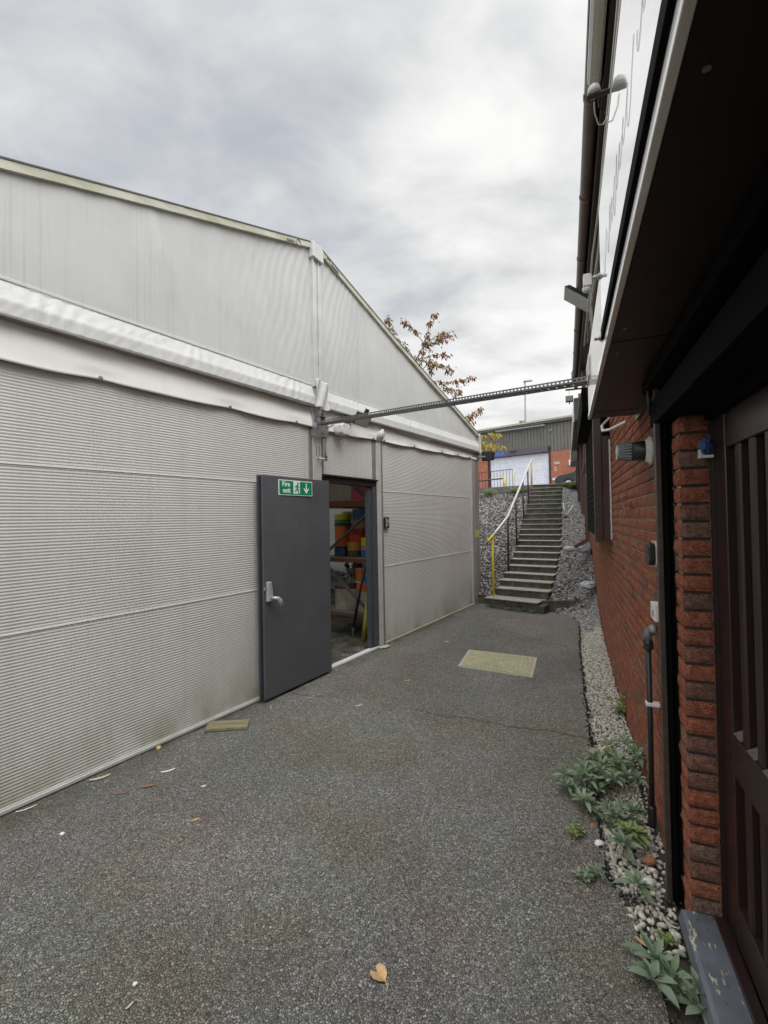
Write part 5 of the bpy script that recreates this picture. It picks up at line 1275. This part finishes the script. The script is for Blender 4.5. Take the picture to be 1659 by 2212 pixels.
# car by the unit
cf = Frame(tuple(FB.w((6.45, -1.1, 0)))[:2], math.atan2(-.665, .747))
cr_ = thing('parked_car', 'dark grey car parked by the far brick unit, mostly hidden by the near building', 'car', cf, (0, 0, 3.17))
zb = 3.17
m_ = MB(); prof = [(0, .35), (.02, .62), (.25, .78), (1.05, .92), (1.75, 1.42), (3.1, 1.44), (3.85, .98), (4.2, .9), (4.25, .4), (3.75, .3), (.45, .28)]
m_.prism([(a, zb + b) for a, b in prof], 'y', -1.7, 0); mk('body', m_, 'car_grey', cr_, bevel=.05)
m_ = MB(); m_.prism([(1.2, zb + .95), (1.78, zb + 1.36), (3.05, zb + 1.38), (3.65, zb + .98)], 'y', -1.715, .015); mk('side_windows', m_, 'glass_dark', cr_)
m_ = MB(); m_.add([(1.08, -1.6, zb + .96), (1.08, -.1, zb + .96), (1.70, -.15, zb + 1.41), (1.70, -1.55, zb + 1.41)], [(0, 1, 2, 3)]); mk('windscreen', m_, 'glass_dark', cr_, solid=.01)
for a, b in ((.8, -1.62), (3.35, -1.62), (.8, -.08), (3.35, -.08)):
    m_ = MB(); m_.lathe((a, b, zb + .30), [(.30, -.1), (.31, 0), (.30, .1)], 24, 'y'); wh = mk('wheel', m_, 'tyre', cr_)
    m_ = MB(); m_.lathe((a, b, zb + .30), [(.18, -.105), (.18, .105)], 16, 'y'); sub('rim', m_, 'silver_paint', wh, cr_)
for yy in (-1.55, -.3):
    m_ = MB(); m_.box(-.01, .14, yy, yy + .18, zb + .60, zb + .73); mk('headlight', m_, 'lamp_glass', cr_, bevel=.02)
m_ = MB(); m_.box(-.02, .0, -1.1, -.6, zb + .42, zb + .53); mk('number_plate', m_, 'sign_white', cr_)

# top of the bank: dwarf wall, railings, lamp post
dw = MB(); dw.hexa([(1.5, 17.3, 2.2), (4.42, 16.0, 2.3), (4.48, 16.22, 2.3), (1.56, 17.52, 2.2)], [(1.5, 17.3, 2.68), (4.42, 16.0, 2.70), (4.48, 16.22, 2.70), (1.56, 17.52, 2.68)])
simple('dark_brick', (.085, .055, .045), .9, var=.3, nscale=12); tag(mk('dwarf_wall', dw, 'dark_brick', base=(3, 16.6, 2.2)), 'low dark brick wall at the top of the bank behind the marquee corner', 'wall')
gr = thing('guard_rail', 'single maroon guard rail with a yellow end post on the low brick wall', 'railing', FW, (4.3, 16, 2.6))
m_ = MB(); m_.tube([(1.5, 17.2, 2.86), (4.28, 16.0, 3.02)], .025, 10); mk('rail', m_, 'maroon_steel', gr, smooth=True)
m_ = MB(); m_.tube([(4.29, 15.98, 2.45), (4.26, 15.98, 3.09)], .04, 10); mk('post', m_, 'yellow_paint_dull', gr, smooth=True)
m_ = MB(); m_.tube([(2.8, 16.64, 2.68), (2.8, 16.64, 2.94)], .02, 8); mk('post', m_, 'maroon_steel', gr)
br = thing('bar_railing', 'dark vertical bar railing with a bent yellow end frame before the white shutter', 'railing', FW, (4.6, 19, 2.9))
m_ = MB()
for i in range(19):
    t = i / 18; x_ = 3.3 + (5.40 - 3.3) * t; y_ = 19.8 - .85 * t; m_.tube([(x_, y_, 2.75), (x_, y_, 3.52 + .13 * t)], .009, 6)
mk('bars', m_, 'maroon_steel', br)
m_ = MB(); m_.tube([(3.3, 19.8, 3.52), (5.40, 18.95, 3.65)], .014, 8); m_.tube([(3.3, 19.8, 2.85), (5.40, 18.95, 2.93)], .014, 8); mk('rail', m_, 'maroon_steel', br)
m_ = MB(); m_.tube([(5.49, 18.9, 3.66), (5.47, 18.9, 3.3), (5.43, 18.9, 3.0), (5.55, 18.9, 2.80), (5.65, 18.9, 2.78)], .016, 8); mk('end_frame', m_, 'yellow_paint_dull', br, smooth=True)

lp = thing('street_lamp', 'tall slim street lamp rising behind the far unit roof', 'street lamp', FW, (12.62, 40, 3.2))
m_ = MB(); m_.tube([(12.60, 40, 3.2), (12.64, 40, 9), (12.69, 40, 13.55)], [.11, .085, .06], 12); mk('column', m_, 'steel_grey', lp, smooth=True)
m_ = MB(); m_.hexa([(12.55, 39.85, 13.53), (13.35, 39.85, 13.60), (13.35, 40.15, 13.60), (12.55, 40.15, 13.53)], [(12.6, 39.9, 13.68), (13.2, 39.9, 13.74), (13.2, 40.1, 13.74), (12.6, 40.1, 13.68)]); mk('lantern', m_, 'steel_grey', lp, bevel=.02)

# ---------------------------------------------------------------- leaves and plants
def leaf_strip(m, p, d, nrm, L, W, droop, tint, seg=4):
    """lanceolate leaf folded along its midrib"""
    d = Vector(d).normalized(); nrm = Vector(nrm); sd_ = d.cross(nrm).normalized(); nrm = sd_.cross(d).normalized()
    prof = [0.12, .75, 1.0, .7, .0] if seg == 4 else [.15, 1.0, 0]
    o = len(m.v); p = Vector(p); n = len(prof)
    for i, w_ in enumerate(prof):
        t = i / (n - 1); c_ = p + d * L * t - Vector((0, 0, 1)) * droop * L * t * t
        hw = W * w_ / 2
        m.v += [tuple(c_ - sd_ * hw + nrm * hw * .35), tuple(c_), tuple(c_ + sd_ * hw + nrm * hw * .35)]
    for i in range(n - 1):
        a = o + i * 3
        m.f += [(a, a + 1, a + 4, a + 3), (a + 1, a + 2, a + 5, a + 4)]; m.t += [tint, min(1, tint + .08)]; m.mi += [m.m] * 2
def rosette(m, c, n, L, W, el=(.1, 1.1), seed=0, fold=.5):
    r = random.Random(seed)
    for i in range(n):
        az = i * 2.4 + r.uniform(-.3, .3); t = i / max(1, n - 1); e_ = el[0] + (el[1] - el[0]) * t + r.uniform(-.12, .12)
        d = Vector((math.cos(az) * math.cos(e_), math.sin(az) * math.cos(e_), math.sin(e_)))
        l = L * (1.05 - .45 * t) * r.uniform(.8, 1.15)
        leaf_strip(m, Vector(c) + d * .008, d, (0, 0, 1) if e_ < 1.2 else (math.cos(az), math.sin(az), .3), l, W * r.uniform(.8, 1.15) * (l / L) ** .5, fold * (1 - t), r.uniform(.1, .75) + .25 * t)
def plant(name, label, x, y, z, shoots, L, W, mat, cat='plant', n=(8, 12), seed=1, group=None, spread=.08, height=.06):
    r = random.Random(seed)
    if name == 'shrub_seedling': L *= 1.08; W *= 1.05; spread *= 1.25; n = (n[0] + 2, n[1] + 3)
    t = thing(name, label, cat, FW, (x, y, z), group)
    ms, mf = MB(), MB()
    for i in range(shoots):
        a = r.uniform(0, 6.28); q = spread * math.sqrt(r.random()) if shoots > 1 else 0
        tp = Vector((x + math.cos(a) * q, y + math.sin(a) * q, z + height * r.uniform(.5, 1.2)))
        ms.tube([(x + (tp.x - x) * .2, y + (tp.y - y) * .2, z - .02), tuple((Vector((x, y, z)) + tp) / 2 + Vector((0, 0, .01))), tuple(tp)], [.0035, .003, .002], 5)
        rosette(mf, tp, r.randint(*n), L * r.uniform(.7, 1.15), W, seed=r.randint(0, 9999))
        if shoots > 1:
            rosette(mf, (Vector((x, y, z)) + tp) / 2, 4, L * .8, W, el=(-.1, .4), seed=r.randint(0, 9999))
    mk('stem', ms, 'sage_leaf', t); mk('leaves', mf, mat, t, smooth=True)
    return t
G = 'self-sown shrub seedlings in the gravel strip'
plant('shrub_seedling', 'sprawling grey-green seedling reaching furthest over the tarmac edge', 1.19, 2.75, -.03, 10, .085, .024, 'sage_leaf', seed=11, group=G, spread=.13, height=.11)
plant('shrub_seedling', 'bushy seedling in the middle of the gravel strip beside the pipe foot', 1.37, 2.86, -.04, 9, .09, .026, 'sage_leaf', seed=12, group=G, spread=.14, height=.13)
plant('shrub_seedling', 'silvery seedling touching the black pipe on the brick wall', 1.53, 3.02, -.04, 6, .09, .025, 'sage_leaf', seed=13, group=G, spread=.11, height=.14)
plant('shrub_seedling', 'yellowish green leafy clump just beyond the silvery seedlings', 1.40, 3.02, -.04, 7, .075, .022, 'green_leaf', seed=14, group=G, spread=.10, height=.09)
plant('shrub_seedling', 'dark green seedling low on the near side of the big clump', 1.20, 2.52, -.02, 6, .075, .024, 'sage_leaf', seed=15, group=G, spread=.10, height=.07)
plant('shrub_seedling', 'loose pale seedling between the big clump and the flat rosette', 1.28, 2.47, -.03, 5, .07, .022, 'sage_leaf', seed=19, group=G, spread=.09, height=.07)
plant('shrub_seedling', 'flat broad-leaved rosette on pale gravel next to a white stone', 1.165, 2.29, -.02, 1, .115, .034, 'sage_leaf', n=(11, 11), seed=16, group=G)
plant('shrub_seedling', 'smaller bright rosette between the flat rosette and the brick wall', 1.27, 2.37, -.02, 2, .075, .024, 'green_leaf', seed=17, group=G, spread=.04)
plant('shrub_seedling', 'star-shaped seedling standing alone nearest the door shutter guide', 1.09, 2.03, -.03, 1, .105, .034, 'sage_leaf', n=(10, 10), seed=18, group=G, height=.07)
plant('shrub_seedling', 'large dark green seedling growing from the tarmac beside the blue-grey sill', .965, 1.63, 0, 3, .12, .034, 'sage_leaf', n=(8, 10), seed=31, group=G, spread=.06, height=.05)
plant('shrub_seedling', 'broad-leaved seedling at the very bottom corner beside the sill', 1.03, 1.56, 0, 3, .095, .030, 'sage_leaf', n=(7, 9), seed=32, group=G, spread=.05, height=.04)
plant('mint_weed', 'small round-leaved weed poking through the tarmac', .968, 2.39, 0, 6, .028, .019, 'green_leaf', 'weed', n=(6, 8), seed=21, spread=.05, height=.03)
plant('grey_weed', 'thin silvery weed lying on the tarmac nearest the gravel end', .90, 2.14, 0, 5, .05, .016, 'sage_leaf', 'weed', n=(5, 7), seed=22, spread=.07, height=.03)
plant('small_weed', 'tiny pale weed alone on the tarmac beside the big clump', 1.16, 3.03, 0, 3, .022, .014, 'green_leaf', 'weed', seed=23, spread=.03, height=.015)
plant('wall_weed', 'fresh green weed against the brick wall far along the gravel strip', 2.0, 3.95, -.05, 7, .05, .026, 'green_leaf', 'weed', seed=24, spread=.09, height=.13)
plant('sill_weed', 'tiny light green weed by the near corner of the sill', 1.07, 1.80, 0, 3, .022, .014, 'green_leaf', 'weed', seed=25, spread=.02, height=.015)
for i, (x, y, lb) in enumerate([(2.18, 8.12, 'left of three weed tufts at the foot of the bottom step'), (2.34, 7.97, 'middle one of three weed tufts at the foot of the bottom step'), (2.53, 7.82, 'right of three weed tufts at the foot of the bottom step')]):
    plant('step_weed', 'small dark ' + lb, x, y, 0, 4, .06, .016, 'sage_leaf', 'weed', n=(6, 8), seed=40 + i, spread=.06, height=.04, group='weeds along the bottom step')
for i, (x, y, z, lb) in enumerate([(3.25, 13.75, 2.34, 'bright yellow-green moss cushion on the bank edge left of the steps'), (3.95, 13.42, 2.38, 'small green tuft on the bank edge close to the top of the steps'), (5.3, 12.85, 2.47, 'bright green weed right of the top step on the stones')]):
    plant('bank_weed', lb, x, y, z, 12, .10, .04, 'green_leaf', 'weed', seed=60 + i, spread=.25, height=.10)

# tree behind the marquee corner
tr = thing('cherry_tree', 'young cherry tree with sparse red-brown and yellowing leaves behind the marquee roof', 'tree', FW, (.7, 14.6, 2.0))
UP = [[(.86, 6.22), (1.07, 6.58), (1.36, 7.06), (1.47, 7.5), (1.55, 7.83), (1.74, 8.01)], [(1.36, 7.06), (1.12, 7.39), (.88, 7.59), (.6, 7.7)], [(1.36, 7.06), (1.68, 7.21), (2.01, 7.37), (2.33, 7.3)], [(1.03, 6.58), (.87, 6.95), (.68, 7.23), (.43, 7.32)], [(1.07, 6.58), (1.47, 6.69), (1.84, 6.68), (2.08, 6.6)], [(1.1, 6.13), (1.43, 6.37), (1.79, 6.4), (2.11, 6.35), (2.31, 6.29)], [(1.25, 5.64), (1.66, 5.96), (2.06, 5.91), (2.47, 5.94), (2.89, 6.0)], [(1.45, 5.4), (1.86, 5.71), (2.14, 5.58), (2.42, 5.5)], [(.15, 7.32), (.28, 7.61), (.22, 7.97)], [(-.32, 7.94), (-.32, 8.27), (-.36, 8.35)], [(1.36, 7.06), (1.48, 7.02), (1.76, 7.13), (1.88, 7.13)], [(1.27, 6.61), (1.43, 6.37), (1.58, 6.16)], [(2.36, 4.57), (2.6, 4.81), (2.85, 4.93), (3.13, 5.12)], [(2.44, 4.49), (2.64, 4.65), (2.72, 4.73)]]
LO = [[(2.59, 4.02), (2.82, 4.01), (3.05, 4.09), (3.43, 4.08)], [(2.59, 3.87), (2.86, 3.86), (3.16, 3.78), (3.54, 3.66)], [(2.59, 3.79), (2.93, 3.67), (3.27, 3.66)], [(2.65, 3.26), (2.92, 3.25), (3.03, 3.17)]]
r = random.Random(8)
m_ = MB(); m_.tube([(.7, 14.6, 1.9), (.75, 14.5, 3.4), (.8, 14.3, 4.8), (.86, 14.05, 6.22)], [.09, .075, .055, .03], 10); tk = mk('trunk', m_, 'bark', tr, smooth=True)
mB = MB(); mL = MB(); mY = MB()
def br_leaves(m, pts, dens, size, sparse=0):
    for a, b in zip(pts, pts[1:]):
        L_ = (b - a).length
        for i in range(int(L_ * dens)):
            p = a.lerp(b, r.random()) + Vector((r.gauss(0, .03), r.gauss(0, .10), r.gauss(0, .03)))
            az = r.uniform(0, 6.28); d = Vector((math.cos(az) * .6 + .15, math.sin(az) * .6, -r.uniform(.2, 1.1)))
            leaf_strip(m, p, d, Vector((r.uniform(-1, 1), r.uniform(-1, 1), .8)), size * r.uniform(.7, 1.2), size * .42, .1, r.random(), seg=2)
for k, b in enumerate(UP):
    pts = []
    for i, (x, z) in enumerate(b): pts.append(Vector((x, 14.0 + (.25 * math.sin(k * 2.1 + i * .9) if k not in (0,) else 0) * (i > 0), z)))
    mB.tube([tuple(p) for p in pts], [max(.003, (.014 if k else .022) * (1 - i / len(pts))) for i in range(len(pts))], 6)
    br_leaves(mL, pts[1:], 54 if k not in (0,) else 36, .12)
    # side twigs hanging leaf clusters
    for i in range(1, len(pts)):
        for _ in range(2):
            p = pts[i - 1].lerp(pts[i], r.random()); q = p + Vector((r.uniform(-.12, .2), r.uniform(-.2, .2), r.uniform(-.18, .08)))
            mB.tube([tuple(p), tuple(q)], [.004, .002], 4); br_leaves(mL, [p, q], 55, .12)
for a, b in (((.8, 14.3, 4.8), (1.25, 14.0, 5.64)), ((.78, 14.4, 4.2), (1.45, 14.1, 5.4)), ((.86, 14.05, 6.22), (.15, 14.0, 7.32)), ((.15, 14, 7.32), (-.32, 14, 7.94)), ((.78, 14.4, 4.0), (2.36, 14.0, 4.57)), ((.74, 14.5, 3.4), (2.59, 13.2, 4.0)), ((.74, 14.5, 3.2), (2.59, 13.2, 3.8)), ((.73, 14.5, 2.9), (2.65, 13.2, 3.26))):
    mB.tube([a, tuple((Vector(a) + Vector(b)) / 2 + Vector((0, 0, .08))), b], [.02, .014, .008], 6)
for k, b in enumerate(LO):
    pts = [Vector((x, 13.2 + .1 * math.sin(i + k), z)) for i, (x, z) in enumerate(b)]
    mB.tube([tuple(p) for p in pts], [.008, .006, .004, .003][:len(pts)], 6)
    br_leaves(mY, pts, 75 if k < 3 else 26, .13)
mk('branches', mB, 'bark', tr, smooth=True); mk('crown', mL, 'autumn_leaf', tr); mk('lower_foliage', mY, 'yellow_leaf', tr, label='yellow leaves on the lower branches')

# ---------------------------------------------------------------- ground details
mh = thing('manhole_cover', 'rectangular yellowed concrete cover with raised studs set in the tarmac', 'manhole cover', FW, (1.28, 5.25, 0))
q4 = [Vector((.80, 5.13, 0)), Vector((1.51, 4.73, 0)), Vector((1.78, 5.39, 0)), Vector((1.04, 5.76, 0))]
m_ = MB(); m_.hexa([p + Vector((0, 0, -.02)) for p in q4], [p + Vector((0, 0, .006)) for p in q4]); mk('frame', m_, 'concrete_rim', mh)
cc = sum(q4, Vector()) / 4; q5 = [cc + (p - cc) * .93 for p in q4]
m_ = MB(); m_.hexa([p + Vector((0, 0, .0)) for p in q5], [p + Vector((0, 0, .010)) for p in q5]); cv = mk('cover', m_, 'manhole_cover', mh)
m_ = MB(); ex = (q5[1] - q5[0]); ey = (q5[3] - q5[0])
for i in range(17):
    for j in range(13):
        c_ = q5[0] + ex * ((i + .5) / 17) + ey * ((j + .5) / 13)
        sgn = 1 if (i + j) % 2 else -1
        m_.obox(c_ + Vector((0, 0, .0125)), (ex.normalized() + ey.normalized() * .6 * sgn) * .012, (ey.normalized() - ex.normalized() * .3 * sgn) * .006, Vector((0, 0, .0035)))
simple('stud_cream', (.50, .47, .32), .9, var=.25, nscale=10); sub('studs', m_, 'stud_cream', cv, mh)

def lump(name, label, cat, c, size, mat, seed, group=None, flat=.5):
    V0, F0 = ico(2); m = MB(); vs = []
    for v in V0:
        k = 1 + .22 * noise.noise(Vector(v) * 1.6 + Vector((seed, 0, 0))); vs.append((c[0] + v[0] * size * k, c[1] + v[1] * size * k * .8, c[2] + v[2] * size * k * flat))
    m.add(vs, [tuple(f) for f in F0]); return tag(mk(name, m, mat, base=c, smooth=True), label, cat, group)
def scrap(name, label, cat, c, L, W, ang, mat, curl=.2, group=None, z=.004):
    m = MB(); r_ = random.Random(hash(label) % 1000); cx_, cy_ = c
    def f(u, v):
        x_ = (u - .5) * L; w_ = W * (1 - .55 * abs(2 * u - 1) ** 1.6) * (.9 + .1 * math.sin(u * 9)); y_ = (v - .5) * w_
        return (cx_ + x_ * math.cos(ang) - y_ * math.sin(ang), cy_ + x_ * math.sin(ang) + y_ * math.cos(ang), z + curl * L * (2 * u - 1) ** 2 * .3 + .1 * W * abs(2 * v - 1))
    m.grid(f, 8, 4); return tag(mk(name, m, mat, base=(cx_, cy_, 0), smooth=True, solid=.0012), label, cat, group)
pk_ = MB(); pk_.hexa([(-1.46, 3.63, .004), (-1.13, 3.68, .004), (-1.15, 3.81, .004), (-1.48, 3.79, .004)], [(-1.46, 3.63, .026), (-1.13, 3.68, .026), (-1.15, 3.81, .026), (-1.48, 3.79, .026)])
tag(mk('timber_offcut', pk_, 'old_timber', base=(-1.3, 3.73, 0), bevel=.003), 'short greenish timber offcut lying near the marquee foot left of the open door', 'plank')
GL = 'small litter on the tarmac'
scrap('plastic_strip', 'white plastic strip in the middle of the tarmac in front of the doorway', 'litter', (-.258, 4.10), .075, .018, .55, 'litter_white', group=GL)
scrap('plastic_strip', 'thin curled white strip just below the open door', 'litter', (-1.044, 4.085), .075, .007, 1.9, 'litter_white', .5, GL)
scrap('plastic_strip', 'faint white curl on the tarmac near the door hinge', 'litter', (-.727, 4.30), .08, .006, .7, 'litter_white', .5, GL)
scrap('fallen_leaf', 'small orange leaf on the tarmac straight in front of the threshold', 'leaf', (.21, 4.704), .065, .026, .2, 'dry_leaf', group=GL)
scrap('paper_scrap', 'ragged white scrap left of the middle of the yard below the timber offcut', 'litter', (-1.487, 3.082), .09, .022, .5, 'litter_white', group=GL)
scrap('paper_scrap', 'round white scrap right of the brown leaf', 'litter', (-1.174, 2.90), .03, .018, .5, 'litter_white', group=GL)
scrap('paper_scrap', 'cream splintered scrap close to the foot rail of the marquee', 'litter', (-1.90, 3.01), .12, .035, .6, 'litter_tan', group=GL)
scrap('fallen_leaf', 'brown leaf left of the round white scrap', 'leaf', (-1.537, 2.91), .09, .025, .25, 'brown_leaf', group=GL)
scrap('fallen_leaf', 'curled brown twig-like leaf beside the brown leaf', 'leaf', (-1.66, 2.84), .10, .012, .3, 'brown_leaf', .5, GL)
lump('pebble', 'yellow pebble against the marquee foot rail', 'stone', (-1.70, 3.385, .012), .02, 'stone_yellow', 3, GL, .8)
scrap('wood_chip', 'salmon pink wood chip alone on the left tarmac', 'chip', (-1.094, 2.575), .045, .02, .5, 'dry_leaf', group=GL)
lump('pebble', 'white pebble at the left edge of the tarmac', 'stone', (-1.772, 2.48, .006), .014, 'litter_white', 5, GL)
lump('pebble', 'white pebble low in the foreground, left part', 'stone', (-.936, 1.675, .004), .010, 'litter_white', 6, GL)
scrap('paper_scrap', 'narrow pale scrap just below the foreground pebble', 'litter', (-.914, 1.60), .028, .010, 1.1, 'litter_tan', group=GL)
scrap('paper_scrap', 'long white strip tucked at the marquee foot at the left edge', 'litter', (-2.14, 2.70), .10, .012, .75, 'litter_white', group=GL)
scrap('straw_piece', 'short straw-coloured stalk left above the heart-shaped leaf', 'litter', (-.187, 1.837), .028, .004, -.6, 'litter_tan', group=GL)
scrap('plastic_strip', 'short white strip near the gravel bank foot in front of the steps', 'litter', (.813, 6.137), .05, .025, .1, 'litter_white', group=GL)
scrap('flat_stone', 'pale yellowish flat stone at the foot of the post right of the threshold', 'stone', (-.02, 5.93), .17, .12, .8, 'litter_tan', .02, GL)
scrap('fallen_leaf', 'crumpled tan leaf on the soil by the near corner of the gravel', 'leaf', (.985, 1.79), .07, .02, -.8, 'dry_leaf', .4, GL)
scrap('fallen_leaf', 'pale dry leaf standing against the end of the sill', 'leaf', (1.13, 1.88), .08, .014, 1.9, 'litter_tan', .6, GL)
lump('loose_stone', 'large white stone at the tarmac edge beside the flat rosette', 'stone', (1.07, 2.34, .0), .026, 'litter_white', 9, None, .7)
lump('loose_stone', 'reddish brick fragment near the brick wall below the flat rosette', 'stone', (1.27, 2.25, -.02), .035, 'brown_leaf', 10, None, .5)
lump('loose_stone', 'brown stone at the tarmac edge under the seedlings', 'stone', (1.10, 2.48, -.01), .028, 'brown_leaf', 12, None, .6)
lump('loose_stone', 'crumpled white paper lump against the shutter guide foot', 'litter', (1.19, 2.12, -.02), .03, 'litter_white', 11, None, .5)
# heart-shaped leaf
hl = MB(); pts = [(0, 0), (.020, .012), (.031, .034), (.026, .058), (.010, .066), (0, .044), (-.012, .064), (-.029, .054), (-.033, .030), (-.018, .010)]
ca, sa_ = math.cos(.75), math.sin(.75)
vs = [(-.025 + (x * ca - y * sa_), 1.665 + (x * sa_ + y * ca), .006 + abs(x) * .35) for x, y in pts]
hl.add(vs, [(0, 1, 2), (0, 2, 3), (0, 3, 5), (3, 4, 5), (0, 5, 7), (5, 6, 7), (0, 7, 8), (0, 8, 9)])
hl.tube([vs[0], (vs[0][0] + .008, vs[0][1] - .022, .008), (vs[0][0] + .004, vs[0][1] - .035, .006)], .0015, 5)
tag(mk('fallen_leaf', hl, 'dry_leaf', base=(-.025, 1.665, 0), solid=.0008), 'orange heart-shaped leaf alone on the tarmac in the foreground', 'leaf')
# bags, stone and stand on the right bank
def bag(label, s_, y_, z_, L, seed):
    V0, F0 = ico(3); m = MB(); vs = []
    for v in V0:
        k = 1 + .45 * noise.noise(Vector(v) * 2.2 + Vector((seed, 0, 0))) + .2 * noise.noise(Vector(v) * 6)
        tp = 1 - .45 * max(0, v[1]); vs.append((s_ + v[0] * .11 * k * tp, y_ + v[1] * L * .8 * k, z_ + v[2] * .065 * k * tp))
    m.add(vs, [tuple(f) for f in F0]); tag(mk('plastic_bag', m, 'plastic_bag', fr=FR, base=(s_, y_, z_), smooth=True), label, 'bag')
bag('white and grey plastic bag lying against the wall low on the stones', 8.35, .13, .50, .17, 2)
bag('pale plastic bag against the wall just below the downpipe shoe', 9.45, .15, 1.02, .20, 5)
lump('loose_stone', 'large pale rounded stone beside the downpipe shoe', 'stone', (3.62, 8.9, 1.02), .12, 'tub_cream', 14, None, .5)
lump('loose_stone', 'grey wrapped bundle at the top of the bank beside the building', 'bundle', (5.75, 12.7, 2.5), .14, 'steel_grey', 15, None, .6)
sd2 = thing('discarded_stand', 'discarded two-legged white stand with black foot on the stones right of the steps', 'stand', FW, (4.44, 11.1, 1.5))
bz = hgt_right(4.44, 11.1) + .04
m_ = MB(); m_.tube([(4.44, 11.1, bz + .02), (4.39, 11.1, bz + .36)], .014, 8); m_.tube([(4.44, 11.1, bz + .02), (4.63, 11.1, bz + .29)], .014, 8); mk('leg', m_, 'white_plastic', sd2, smooth=True)
m_ = MB(); m_.lathe((4.435, 11.1, bz - .03), [(.05, 0), (.055, .03), (.03, .07)], 12); mk('foot', m_, 'black_plastic', sd2)
